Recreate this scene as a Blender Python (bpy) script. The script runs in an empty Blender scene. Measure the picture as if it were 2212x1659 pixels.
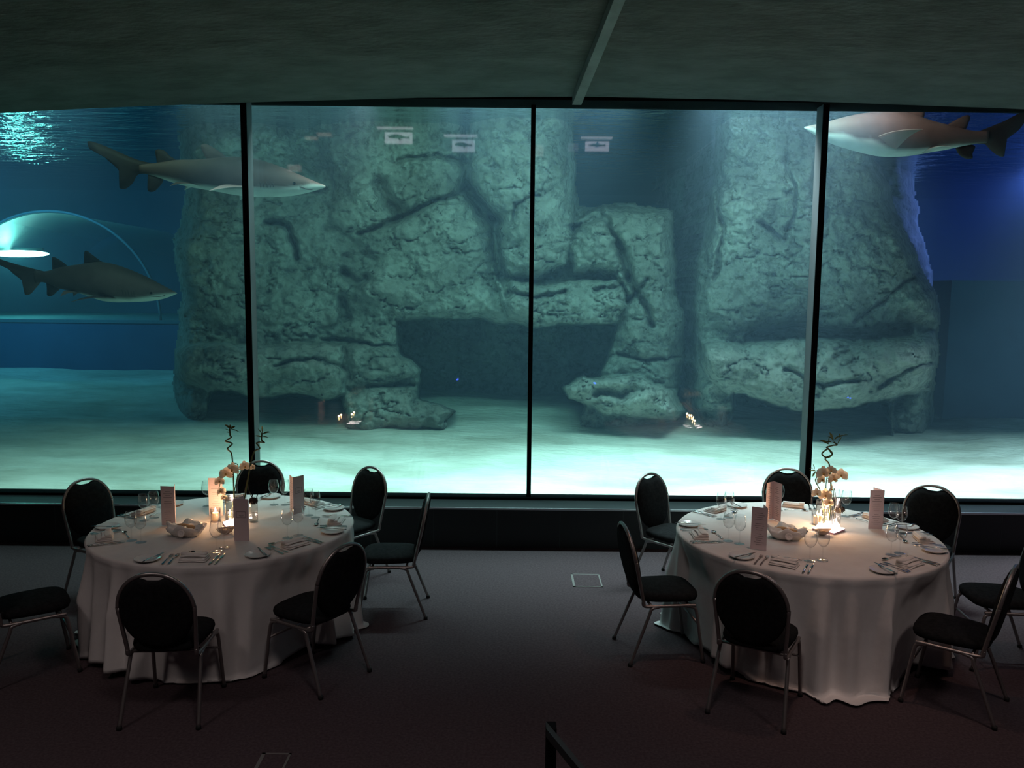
import bpy, bmesh, math, random
import numpy as np
from mathutils import Vector, Matrix
random.seed(7); rng = np.random.RandomState(11)
D = bpy.data; S = bpy.context.scene; COL = S.collection
PI = math.pi
# ------------------------------------------------------------------ camera
CAM_F = 1790.0; PITCH = math.radians(6.4); ROLL = math.radians(.58); CAM_H = 2.5
cd = D.cameras.new('camera'); co = D.objects.new('camera', cd); COL.objects.link(co); S.camera = co
cd.sensor_fit = 'HORIZONTAL'; cd.sensor_width = 36; cd.lens = 36*CAM_F/2212; cd.clip_end = 200
_f = Vector((0, math.cos(PITCH), -math.sin(PITCH))); _r0 = Vector((1, 0, 0)); _u0 = _r0.cross(_f)
_r = _r0*math.cos(ROLL)+_u0*math.sin(ROLL); _u = -_r0*math.sin(ROLL)+_u0*math.cos(ROLL)
co.matrix_world = Matrix(((_r.x, _u.x, -_f.x, 0), (_r.y, _u.y, -_f.y, 0), (_r.z, _u.z, -_f.z, CAM_H), (0, 0, 0, 1)))
def ray(x, y): return _f+_r*((x-1106)/CAM_F)-_u*((y-829.5)/CAM_F)
def at_y(x, y, Y):
    d = ray(x, y); t = Y/d.y; return Vector((d.x*t, Y, CAM_H+d.z*t))
def at_z(x, y, Z):
    d = ray(x, y); t = (Z-CAM_H)/d.z; return Vector((d.x*t, d.y*t, Z))
# ------------------------------------------------------------------ view / world
S.view_settings.view_transform = 'Standard'; S.view_settings.look = 'None'
S.view_settings.exposure = 0.0; S.view_settings.gamma = 1.0; S.view_settings.use_curve_mapping = False
w = D.worlds.new('world'); S.world = w; w.use_nodes = True
w.node_tree.nodes['Background'].inputs[0].default_value = (.5, .6, .7, 1); w.node_tree.nodes['Background'].inputs[1].default_value = 0.0
cy = S.cycles
cy.max_bounces = 8; cy.diffuse_bounces = 3; cy.glossy_bounces = 3; cy.transmission_bounces = 4; cy.volume_bounces = 0
cy.transparent_max_bounces = 18; cy.caustics_reflective = False; cy.caustics_refractive = False
cy.sample_clamp_indirect = 4; cy.sample_clamp_direct = 0; cy.use_denoising = True
# ------------------------------------------------------------------ lights
def area(name, loc, to, sx, sy, power, col, spread=PI):
    l = D.lights.new(name, 'AREA'); l.shape = 'RECTANGLE'; l.size = sx; l.size_y = sy; l.energy = power; l.color = col; l.spread = spread
    o = D.objects.new(name, l); COL.objects.link(o); o.location = loc
    o.rotation_euler = (Vector(to)-Vector(loc)).to_track_quat('-Z', 'Y').to_euler(); return o
def spot(name, loc, to, power, col, size=60, blend=.8, rad=.06):
    l = D.lights.new(name, 'SPOT'); l.energy = power; l.color = col; l.spot_size = math.radians(size); l.spot_blend = blend; l.shadow_soft_size = rad
    o = D.objects.new(name, l); COL.objects.link(o); o.location = loc
    o.rotation_euler = (Vector(to)-Vector(loc)).to_track_quat('-Z', 'Y').to_euler(); return o
WS = 4.78   # water surface height
# floodlight bank over the front of the tank, just under the water surface
for x, p, c in ((-5.2, 42, (.62, 1, .95)), (-2.4, 80, (.62, 1, .95)), (.2, 150, (.68, 1, 1)), (2.8, 235, (.80, 1, 1)), (6.7, 260, (.80, .90, 1))):
    area('tank_floodlight', (x, 8.62, WS-.10), (x, 8.66, .3), 1.9, .3, p, c, math.radians(86))
for x, p, c in ((-4.4, 9, (.58, 1, .74)), (-.9, 52, (.55, 1, .88)), (2.2, 66, (.60, 1, .96))):
    area('tank_rock_light', (x, 8.9, WS-.10), (x, 12.4, 2.0), 2.4, .35, p, c, math.radians(130))
area('added_shark_light', (-1.7, 9.62, WS-.10), (-1.9, 9.6, 2), .8, .2, 10, (1, .80, .74), math.radians(100))  # warm light added to highlight the back of the left shark
area('added_shark_light', (3.7, 8.75, WS-.08), (4.3, 9.4, 4.3), .8, .2, 5, (1, .80, .70), math.radians(120))  # another added warm light, brightening the top of the right shark
area('tank_back_blue_light', (9.5, 15.5, WS-.2), (6.5, 17.5, 2), 2.0, .6, 120, (.24, .26, 1))
area('tank_back_cyan_light', (-9.5, 13.0, WS-.2), (-8, 17, 2), 2.0, .6, 140, (.14, .62, 1))
# dim warm downlights of the dining room
for nm, x, y, tx, ty in (('a', -2.0, 4.9, -2.1, 5.9), ('b', 2.0, 4.8, 2.15, 5.8)):
    spot('room_downlight_'+nm, (x, y, 5.0), (tx, ty, .75), 98, (1, .59, .46), 54, 1, .10)
for x in (-4.2, 0, 4.2):
    spot('room_hall_light', (x, 1.6, 5.5), (x, 1.601, 0), 165, (1, .83, .80), 112, .9, .45)
# ------------------------------------------------------------------ materials
def mat(name, col=(.5, .5, .5), rough=.6, metal=0, spec=.5, emit=None, es=0, **kw):
    m = D.materials.new(name); m.use_nodes = True; b = m.node_tree.nodes['Principled BSDF']
    b.inputs['Base Color'].default_value = (*col, 1); b.inputs['Roughness'].default_value = rough; b.inputs['Metallic'].default_value = metal
    b.inputs['Specular IOR Level'].default_value = spec
    if emit: b.inputs['Emission Color'].default_value = (*emit, 1); b.inputs['Emission Strength'].default_value = es
    for k, v in kw.items(): b.inputs[k.replace('_', ' ')].default_value = v
    return m
def nodes(m): return m.node_tree.nodes, m.node_tree.links, m.node_tree.nodes['Principled BSDF']
def noisy(m, c1, c2, scale=5, detail=6, bump=0, bscale=None, coord='Object', stretch=(1, 1, 1), dist=.02, lo=.35, hi=.65):
    n, l, b = nodes(m); tc = n.new('ShaderNodeTexCoord'); mp = n.new('ShaderNodeMapping'); mp.inputs['Scale'].default_value = stretch
    l.new(tc.outputs[coord], mp.inputs['Vector'])
    t = n.new('ShaderNodeTexNoise'); t.inputs['Scale'].default_value = scale; t.inputs['Detail'].default_value = detail; t.inputs['Roughness'].default_value = .6
    l.new(mp.outputs[0], t.inputs['Vector'])
    r = n.new('ShaderNodeValToRGB'); r.color_ramp.elements[0].position = lo; r.color_ramp.elements[1].position = hi
    r.color_ramp.elements[0].color = (*c1, 1); r.color_ramp.elements[1].color = (*c2, 1)
    l.new(t.outputs['Fac'], r.inputs[0]); l.new(r.outputs[0], b.inputs['Base Color'])
    if bump:
        t2 = n.new('ShaderNodeTexNoise'); t2.inputs['Scale'].default_value = bscale or scale*4; t2.inputs['Detail'].default_value = 8; l.new(mp.outputs[0], t2.inputs['Vector'])
        bp = n.new('ShaderNodeBump'); bp.inputs['Strength'].default_value = bump; bp.inputs['Distance'].default_value = dist
        l.new(t2.outputs['Fac'], bp.inputs['Height']); l.new(bp.outputs[0], b.inputs['Normal'])
    return m
def thin_glass(name, base=.04, rough=0.0, tint=(1, 1, 1), k=1.0):
    m = D.materials.new(name); m.use_nodes = True; n, l = m.node_tree.nodes, m.node_tree.links; n.clear()
    out = n.new('ShaderNodeOutputMaterial'); mx = n.new('ShaderNodeMixShader'); tr = n.new('ShaderNodeBsdfTransparent'); gl = n.new('ShaderNodeBsdfGlossy')
    tr.inputs[0].default_value = (*tint, 1); gl.inputs['Roughness'].default_value = rough
    lw = n.new('ShaderNodeLayerWeight'); lw.inputs[0].default_value = .5
    p = n.new('ShaderNodeMath'); p.operation = 'POWER'; p.inputs[1].default_value = 4; l.new(lw.outputs['Facing'], p.inputs[0])
    a = n.new('ShaderNodeMath'); a.operation = 'MULTIPLY_ADD'; a.inputs[1].default_value = k*(1-base); a.inputs[2].default_value = base; a.use_clamp = True; l.new(p.outputs[0], a.inputs[0])
    l.new(a.outputs[0], mx.inputs[0]); l.new(tr.outputs[0], mx.inputs[1]); l.new(gl.outputs[0], mx.inputs[2]); l.new(mx.outputs[0], out.inputs[0]); return m
M = {}
M['carpet'] = noisy(mat('carpet', rough=.95, spec=.1), (.060, .043, .048), (.088, .065, .072), 60, 4, .3, 300)
M['plaster'] = noisy(mat('plaster', rough=.85, spec=.2), (.11, .11, .10), (.17, .165, .155), 2.2, 8, .5, 9, stretch=(1, 3, 1), dist=.03)
M['beam'] = noisy(mat('beam_paint', rough=.6, spec=.3), (.24, .25, .24), (.32, .33, .32), 5, 4)
M['dark'] = mat('dark_wall', (.02, .022, .024), .6)
M['black'] = mat('black_paint', (.006, .007, .008), .8, spec=.03)
M['ledge'] = mat('ledge_stone', (.05, .058, .06), .6, spec=.2)
M['alu'] = mat('aluminium', (.62, .64, .66), .35, .85)
M['mull'] = mat('mullion_grey', (.20, .22, .24), .6, .1)
M['pane'] = thin_glass('window_glass', .045, 0, (.97, .99, .99))
M['glass'] = thin_glass('drinking_glass', .05, .02, (.985, .985, .985), 1.3)
M['vaseg'] = thin_glass('vase_glass', .10, .08, (.97, .95, .93), 1.3)
M['cloth'] = noisy(mat('table_linen', rough=.9, spec=.15), (.70, .68, .66), (.80, .78, .76), 3, 4, .25, 14, dist=.01)
M['linen'] = mat('napkin_linen', (.80, .77, .74), .9, spec=.15)
M['china'] = mat('china', (.78, .76, .74), .18)
M['steel'] = mat('cutlery_steel', (.55, .53, .51), .18, 1)
M['fabric'] = noisy(mat('black_upholstery', rough=.95, spec=.08), (.010, .011, .012), (.018, .019, .02), 40, 4, .2, 250)
M['frame'] = mat('chair_metal', (.34, .31, .30), .38, .8)
M['rubber'] = mat('rubber', (.01, .01, .01), .8)
M['card'] = mat('menu_card', (.74, .62, .64), .8, spec=.2)
M['ink'] = mat('ink', (.10, .08, .09), .8)
M['wax'] = mat('candle_wax', (.95, .75, .5), .5, emit=(1, .45, .15), es=.5)  # emission stands in for flame light glowing through the wax
M['flame'] = mat('flame', (1, .7, .3), emit=(1, .66, .32), es=60)
M['glow'] = mat('glowing_white_lamp', (1, .95, .95), emit=(1, .86, .84), es=26)
def petalmat():
    m = D.materials.new('cream_petal'); m.use_nodes = True; n, l = m.node_tree.nodes, m.node_tree.links; n.clear()
    out = n.new('ShaderNodeOutputMaterial'); a = n.new('ShaderNodeBsdfDiffuse'); b = n.new('ShaderNodeBsdfTranslucent'); x = n.new('ShaderNodeMixShader')
    a.inputs[0].default_value = (.95, .86, .74, 1); b.inputs[0].default_value = (.95, .80, .62, 1); x.inputs[0].default_value = .45
    l.new(a.outputs[0], x.inputs[1]); l.new(b.outputs[0], x.inputs[2]); l.new(x.outputs[0], out.inputs[0]); return m
M['petal'] = petalmat()
M['lip'] = mat('orchid_lip', (.55, .33, .08), .6)
M['stem'] = noisy(mat('green_stem', rough=.5), (.05, .08, .02), (.10, .13, .04), 12, 3)
M['leaf'] = noisy(mat('bamboo_leaf', rough=.5), (.09, .14, .035), (.16, .2, .06), 20, 3)
M['cone'] = noisy(mat('dried_flower_head', rough=.8), (.035, .02, .015), (.08, .05, .035), 60, 3, .5, 120)
M['wire'] = mat('basket_wire', (.4, .37, .34), .35, .9)
M['bread'] = noisy(mat('bread', rough=.8), (.45, .25, .11), (.6, .38, .2), 10, 3)
M['sandm'] = noisy(mat('sand', rough=.95, spec=.1), (.31, .30, .24), (.68, .66, .58), .8, 10, .8, 9, dist=.05, lo=.3, hi=.66, stretch=(.7, 1.6, 1))  # patch contrast paints in the ripple shading that overhead lamps flatten
# rock: mottled grey with dark pits
def rockmat():
    m = noisy(mat('rock_stone', rough=.95, spec=.1), (.12, .12, .10), (.33, .33, .29), 1.5, 12, 1.0, 8, dist=.05, lo=.30, hi=.68)
    n, l, b = nodes(m)
    tc = n.new('ShaderNodeTexCoord'); v = n.new('ShaderNodeTexNoise'); v.inputs['Scale'].default_value = 9; v.inputs['Detail'].default_value = 10; v.inputs['Roughness'].default_value = .7
    l.new(tc.outputs['Object'], v.inputs['Vector'])
    r = n.new('ShaderNodeValToRGB'); r.color_ramp.elements[0].position = .40; r.color_ramp.elements[0].color = (.60, .60, .60, 1); r.color_ramp.elements[1].position = .50; r.color_ramp.elements[1].color = (1, 1, 1, 1)
    l.new(v.outputs['Fac'], r.inputs[0])
    mx = n.new('ShaderNodeMix'); mx.data_type = 'RGBA'; mx.blend_type = 'MULTIPLY'; mx.inputs['Factor'].default_value = 1
    src = b.inputs['Base Color'].links[0].from_socket; l.new(src, mx.inputs[6]); l.new(r.outputs[0], mx.inputs[7]); l.new(mx.outputs[2], b.inputs['Base Color'])
    return m
M['rock'] = rockmat()
M['tankwall'] = noisy(mat('tank_wall_paint', rough=.9, spec=.1), (.035, .095, .19), (.05, .13, .24), .6, 3)
def sharkmat():
    m = mat('shark_skin', rough=.6, spec=.2); n, l, b = nodes(m); a = n.new('ShaderNodeVertexColor'); a.layer_name = 'Col'
    t = n.new('ShaderNodeTexNoise'); t.inputs['Scale'].default_value = 9; t.inputs['Detail'].default_value = 5
    tc = n.new('ShaderNodeTexCoord'); l.new(tc.outputs['Object'], t.inputs['Vector'])
    r = n.new('ShaderNodeMapRange'); r.inputs['To Min'].default_value = .75; r.inputs['To Max'].default_value = 1.2; l.new(t.outputs['Fac'], r.inputs['Value'])
    mx = n.new('ShaderNodeVectorMath'); mx.operation = 'SCALE'; l.new(a.outputs['Color'], mx.inputs[0]); l.new(r.outputs[0], mx.inputs['Scale'])
    l.new(mx.outputs[0], b.inputs['Base Color']); return m
M['shark'] = sharkmat()
def watersurf():
    m = D.materials.new('water_surface'); m.use_nodes = True; n, l = m.node_tree.nodes, m.node_tree.links; n.clear()
    out = n.new('ShaderNodeOutputMaterial'); g = n.new('ShaderNodeBsdfGlossy'); g.inputs['Color'].default_value = (.72, .82, .85, 1); g.inputs['Roughness'].default_value = .06
    tc = n.new('ShaderNodeTexCoord'); mp = n.new('ShaderNodeMapping'); mp.inputs['Scale'].default_value = (1, 2.2, 1); l.new(tc.outputs['Object'], mp.inputs['Vector'])
    t = n.new('ShaderNodeTexNoise'); t.inputs['Scale'].default_value = 2.2; t.inputs['Detail'].default_value = 4; l.new(mp.outputs[0], t.inputs['Vector'])
    bp = n.new('ShaderNodeBump'); bp.inputs['Strength'].default_value = .8; bp.inputs['Distance'].default_value = .12; l.new(t.outputs['Fac'], bp.inputs['Height']); l.new(bp.outputs[0], g.inputs['Normal'])
    l.new(g.outputs[0], out.inputs[0]); return m
M['surface'] = watersurf()
def watervol():
    m = D.materials.new('tank_water'); m.use_nodes = True; n, l = m.node_tree.nodes, m.node_tree.links; n.clear()
    out = n.new('ShaderNodeOutputMaterial'); ab = n.new('ShaderNodeVolumeAbsorption'); sc = n.new('ShaderNodeVolumeScatter'); ad = n.new('ShaderNodeAddShader')
    ab.inputs['Color'].default_value = (.30, .82, .85, 1); ab.inputs['Density'].default_value = .12
    sc.inputs['Color'].default_value = (.45, .72, 1, 1); sc.inputs['Density'].default_value = .024; sc.inputs['Anisotropy'].default_value = .2
    l.new(ab.outputs[0], ad.inputs[0]); l.new(sc.outputs[0], ad.inputs[1]); l.new(ad.outputs[0], out.inputs['Volume']); return m
M['water'] = watervol()
# ------------------------------------------------------------------ mesh helpers
def mesh_obj(name, verts, faces, m, parent=None, smooth=True):
    me = D.meshes.new(name); me.from_pydata([tuple(v) for v in verts], [], faces); me.update()
    if m: me.materials.append(M[m] if isinstance(m, str) else m)
    if smooth: me.polygons.foreach_set('use_smooth', [True]*len(me.polygons))
    o = D.objects.new(name, me); COL.objects.link(o); o.parent = parent; return o
class MB:
    def __init__(s): s.v = []; s.f = []
    def add(s, v, f):
        k = len(s.v); s.v += [tuple(p) for p in v]; s.f += [tuple(i+k for i in q) for q in f]; return s
    def box(s, a, b):
        x0, y0, z0 = a; x1, y1, z1 = b
        return s.add([(x0, y0, z0), (x1, y0, z0), (x1, y1, z0), (x0, y1, z0), (x0, y0, z1), (x1, y0, z1), (x1, y1, z1), (x0, y1, z1)],
                     [(0, 3, 2, 1), (4, 5, 6, 7), (0, 1, 5, 4), (1, 2, 6, 5), (2, 3, 7, 6), (3, 0, 4, 7)])
    def tube(s, pts, r, n=8, cap=True, flat=1.0):
        pts = [Vector(p) for p in pts]; N = len(pts); rr = r if isinstance(r, (list, tuple)) else [r]*N
        T = []
        for i in range(N):
            t = (pts[min(i+1, N-1)]-pts[max(i-1, 0)]); T.append(t.normalized() if t.length > 1e-9 else Vector((0, 0, 1)))
        up = Vector((0, 0, 1)) if abs(T[0].z) < .9 else Vector((1, 0, 0)); a = T[0].cross(up).normalized(); V = []
        for i in range(N):
            a = (a-T[i]*a.dot(T[i])); a.normalize(); b = T[i].cross(a)
            for k in range(n):
                th = 2*PI*k/n; V.append(pts[i]+a*math.cos(th)*rr[i]+b*math.sin(th)*rr[i]*flat)
        Fc = [(i*n+k, i*n+(k+1) % n, (i+1)*n+(k+1) % n, (i+1)*n+k) for i in range(N-1) for k in range(n)]
        if cap: Fc += [tuple(range(n))[::-1], tuple((N-1)*n+k for k in range(n))]
        return s.add(V, Fc)
    def lathe(s, prof, n=24, c=(0, 0, 0), sx=1, sy=1):
        V = [(c[0]+r*math.cos(2*PI*k/n)*sx, c[1]+r*math.sin(2*PI*k/n)*sy, c[2]+z) for r, z in prof for k in range(n)]
        Fc = [(i*n+k, i*n+(k+1) % n, (i+1)*n+(k+1) % n, (i+1)*n+k) for i in range(len(prof)-1) for k in range(n)]
        return s.add(V, Fc)
    def loft(s, rings, cap=True):
        n = len(rings[0]); V = [p for r in rings for p in r]
        Fc = [(i*n+k, i*n+(k+1) % n, (i+1)*n+(k+1) % n, (i+1)*n+k) for i in range(len(rings)-1) for k in range(n)]
        if cap: Fc += [tuple(range(n))[::-1], tuple((len(rings)-1)*n+k for k in range(n))]
        return s.add(V, Fc)
    def prism(s, poly, lo, hi, axis=2):
        def P(p, h): q = list(p); q.insert(axis, h); return q
        n = len(poly); V = [P(p, lo) for p in poly]+[P(p, hi) for p in poly]
        return s.add(V, [tuple(range(n))[::-1], tuple(range(n, 2*n))]+[(k, (k+1) % n, n+(k+1) % n, n+k) for k in range(n)])
    def blob(s, c, r, n=10):
        prof = [(math.sin(PI*i/n), -math.cos(PI*i/n)) for i in range(n+1)]
        V = [(c[0]+p*math.cos(2*PI*k/12)*r[0], c[1]+p*math.sin(2*PI*k/12)*r[1], c[2]+z*r[2]) for p, z in prof for k in range(12)]
        return s.add(V, [(i*12+k, i*12+(k+1) % 12, (i+1)*12+(k+1) % 12, (i+1)*12+k) for i in range(n) for k in range(12)])
    def build(s, name, m, parent=None, smooth=True, sub=0, bevel=0):
        o = mesh_obj(name, s.v, s.f, m, parent, smooth)
        if bevel:
            b = o.modifiers.new('b', 'BEVEL'); b.width = bevel; b.segments = 2; b.limit_method = 'ANGLE'
        if sub: q = o.modifiers.new('s', 'SUBSURF'); q.levels = sub; q.render_levels = sub
        return o
def tag(o, label, cat, group=None):
    o['label'] = label; o['category'] = cat
    if group: o['group'] = group
    return o
def struct(o): o['kind'] = 'structure'; return o
def empty(name, loc=(0, 0, 0), rz=0):
    o = D.objects.new(name, None); COL.objects.link(o); o.empty_display_size = .1; o.location = loc; o.rotation_euler = (0, 0, rz); return o
def copy_tree(o, loc, rz, label, group=None):
    c = o.copy(); COL.objects.link(c); c.location = loc; c.rotation_euler = (0, 0, rz); c['label'] = label
    if group: c['group'] = group
    for ch in o.children:
        d = ch.copy(); COL.objects.link(d); d.parent = c
        for g in ch.children: e = g.copy(); COL.objects.link(e); e.parent = d
    return c
def smoothpath(pts, n=8):
    P = [Vector(p) for p in pts]; out = []
    for i in range(len(P)-1):
        p0, p1, p2, p3 = P[max(i-1, 0)], P[i], P[i+1], P[min(i+2, len(P)-1)]
        for k in range(n):
            t = k/n; out.append(.5*((2*p1)+(p2-p0)*t+(2*p0-5*p1+4*p2-p3)*t*t+(-p0+3*p1-3*p2+p3)*t**3))
    return out+[P[-1]]
# numpy noise
def vnoise(x, y, seed=0):
    xi = np.floor(x).astype(int); yi = np.floor(y).astype(int); xf = x-xi; yf = y-yi
    def h(a, b):
        v = (a*374761393+b*668265263+seed*974711) & 0xffffffff; v = ((v ^ (v >> 13))*1274126177) & 0xffffffff; return ((v ^ (v >> 16)) & 0xffff)/65535.
    u = xf*xf*(3-2*xf); v = yf*yf*(3-2*yf)
    return (h(xi, yi)*(1-u)+h(xi+1, yi)*u)*(1-v)+(h(xi, yi+1)*(1-u)+h(xi+1, yi+1)*u)*v
def fbm(x, y, o=5, seed=0, g=.5):
    s = 0; a = 1; t = 0
    for i in range(o): s = s+a*(vnoise(x*2**i, y*2**i, seed+i)*2-1); t += a; a *= g
    return s/t
# ------------------------------------------------------------------ room
WY = 7.9; GY = 8.26           # face of the low wall, face of the acrylic
LZ = at_y(1150, 1097, WY).z   # ledge height
TOPZ = at_y(1150, 228, GY).z
struct(MB().box((-9, -3, -.1), (9, WY+.1, 0)).build('floor', 'carpet', smooth=False))
wf = struct(MB().box((-9, WY, 0), (9, GY+.12, LZ-.012)).build('wall_front', 'dark', smooth=False))
n_, l_, b_ = nodes(M['dark'])
sm = MB()
for k in range(-12, 13):
    x = at_y(937, 1140, WY).x+k*.617
    sm.box((x-.003, WY-.0015, .002), (x+.003, WY+.004, LZ-.03))
struct(sm.build('trim_1', mat('grout', (.06, .065, .07), .8), smooth=False))
struct(MB().box((-9, WY-.025, LZ-.012), (9, GY+.1, LZ)).build('trim_2', 'ledge', smooth=False))
struct(MB().box((-9, WY-.032, LZ-.016), (9, WY-.02, LZ+.004)).build('trim_3', 'alu', smooth=False, bevel=.002))
struct(MB().box((-9, GY-.06, LZ), (9, GY+.1, LZ+.025)).build('trim_4', 'black', smooth=False))
MX = [at_y(x, 600, 8.1).x for x in (537, 1148.5, 1764)]
spacing = (MX[2]-MX[0])/2
xs = [MX[0]-spacing]+MX+[MX[2]+spacing]
k = 1
for i in range(4):
    struct(MB().box((xs[i], GY, LZ+.02), (xs[i+1], GY+.07, TOPZ+.02)).build('window_%d' % (i+1), 'pane', smooth=False))
for i, x in enumerate(xs):
    if i == 2:
        struct(MB().box((x-.022, GY-.03, LZ), (x+.022, GY+.004, TOPZ+.1)).build('trim_5', 'black', smooth=False)); continue
    o = struct(MB().box((x-.028, 8.06, LZ), (x+.028, 8.075, TOPZ+.3)).build('trim_%d' % (6+i*2), 'black', smooth=False))
    struct(MB().box((x-.024, 8.075, LZ), (x+.024, GY-.012, TOPZ+.3)).build('trim_%d' % (7+i*2), 'mull', smooth=False))
# vaulted plaster ceiling rising towards the viewer
CP = sorted([(at_y(px, py, WY).x, at_y(px, py, WY).z) for px, py in ((0, 241), (260, 229), (530, 219), (900, 209), (1240, 206), (1500, 211), (1760, 217), (2000, 226), (2212, 233))])
cx = [-9]+[c[0] for c in CP]+[9]; cz = [CP[0][1]-.45]+[c[1] for c in CP]+[CP[-1][1]-.3]
SL = .25
def ceilz(x, y): return float(np.interp(x, cx, cz))+SL*(WY-y)
X = np.linspace(-9, 9, 61); Yc = np.linspace(-3, WY+.02, 12)
V = [(x, y, ceilz(x, y)+.012*math.sin(x*3+y*2)*(1 if y < WY-.3 else 0)) for y in Yc for x in X]
Fc = [(j*61+i, (j+1)*61+i, (j+1)*61+i+1, j*61+i+1) for j in range(11) for i in range(60)]
nb = len(V); V += [(v[0], v[1], v[2]+.25) for v in V]
Fc += [tuple(nb+i for i in q)[::-1] for q in Fc]+[(11*61+i, nb+11*61+i, nb+11*61+i+1, 11*61+i+1) for i in range(60)]
struct(mesh_obj('ceiling', V, Fc, 'plaster'))
# ceiling beam
bx0 = at_y(1246, 218, WY).x
bm = MB(); rings = []
for y in (-3, WY):
    x = bx0+(WY-y)*.115-(.0 if y > 0 else 0)
    z = ceilz(min(x, 2), y); rings.append([(x-.042, y, z-.085), (x+.042, y, z-.085), (x+.042, y, z+.06), (x-.042, y, z+.06)])
struct(bm.loft(rings).build('trim_20', 'beam', smooth=False))
# head of the window
struct(MB().box((-9, GY-.25, TOPZ), (9, GY+.12, TOPZ+1.2)).build('wall_head', 'black', smooth=False))
struct(MB().box((-9.2, -3.2, 0), (-9, WY+.5, 8)).build('wall_left', 'dark', smooth=False))
struct(MB().box((9, -3.2, 0), (9.2, WY+.5, 8)).build('wall_right', 'dark', smooth=False))
struct(MB().box((-9.2, -3.2, 0), (9.2, -3, 8)).build('wall_rear', 'dark', smooth=False))
# ------------------------------------------------------------------ tank shell
TB = 20.0
struct(MB().box((-15, TB, -.6), (15, TB+.2, 5)).build('wall_tank_back', 'tankwall', smooth=False))
struct(MB().box((-15.2, GY+.1, -.6), (-15, TB+.2, 5)).build('wall_tank_left', 'tankwall', smooth=False))
struct(MB().box((15, GY+.1, -.6), (15.2, TB+.2, 5)).build('wall_tank_right', 'tankwall', smooth=False))
struct(MB().box((-15, GY+.12, WS), (15, TB, WS+.05)).build('water_surface', 'surface', smooth=False))
if True:
    o = struct(MB().box((-14.98, GY+.125, -.55), (14.98, TB-.02, WS-.01)).build('water', 'water', smooth=False))
# sand bed
def sandz(x, y):
    base = .17+.085*(y-GY)+.03*np.clip(y-14, 0, 9)-.012*(x)*np.clip((y-9)/4, 0, 1)
    return base+.10*fbm(x*.35+3, y*.6, 4, 3)+.05*fbm(x*1.1, y*2.4, 5, 9)
nx, ny = 260, 200; xs_ = np.linspace(-14.9, 14.9, nx); ys_ = GY+.12+(TB-GY-.14)*np.linspace(0, 1, ny)**1.4
XX, YY = np.meshgrid(xs_, ys_); ZZ = sandz(XX, YY)
V = np.stack([XX.ravel(), YY.ravel(), ZZ.ravel()], 1).tolist()
Fc = [(j*nx+i, j*nx+i+1, (j+1)*nx+i+1, (j+1)*nx+i) for j in range(ny-1) for i in range(nx-1)]
struct(mesh_obj('ground_sand', V, Fc, 'sandm'))
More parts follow.
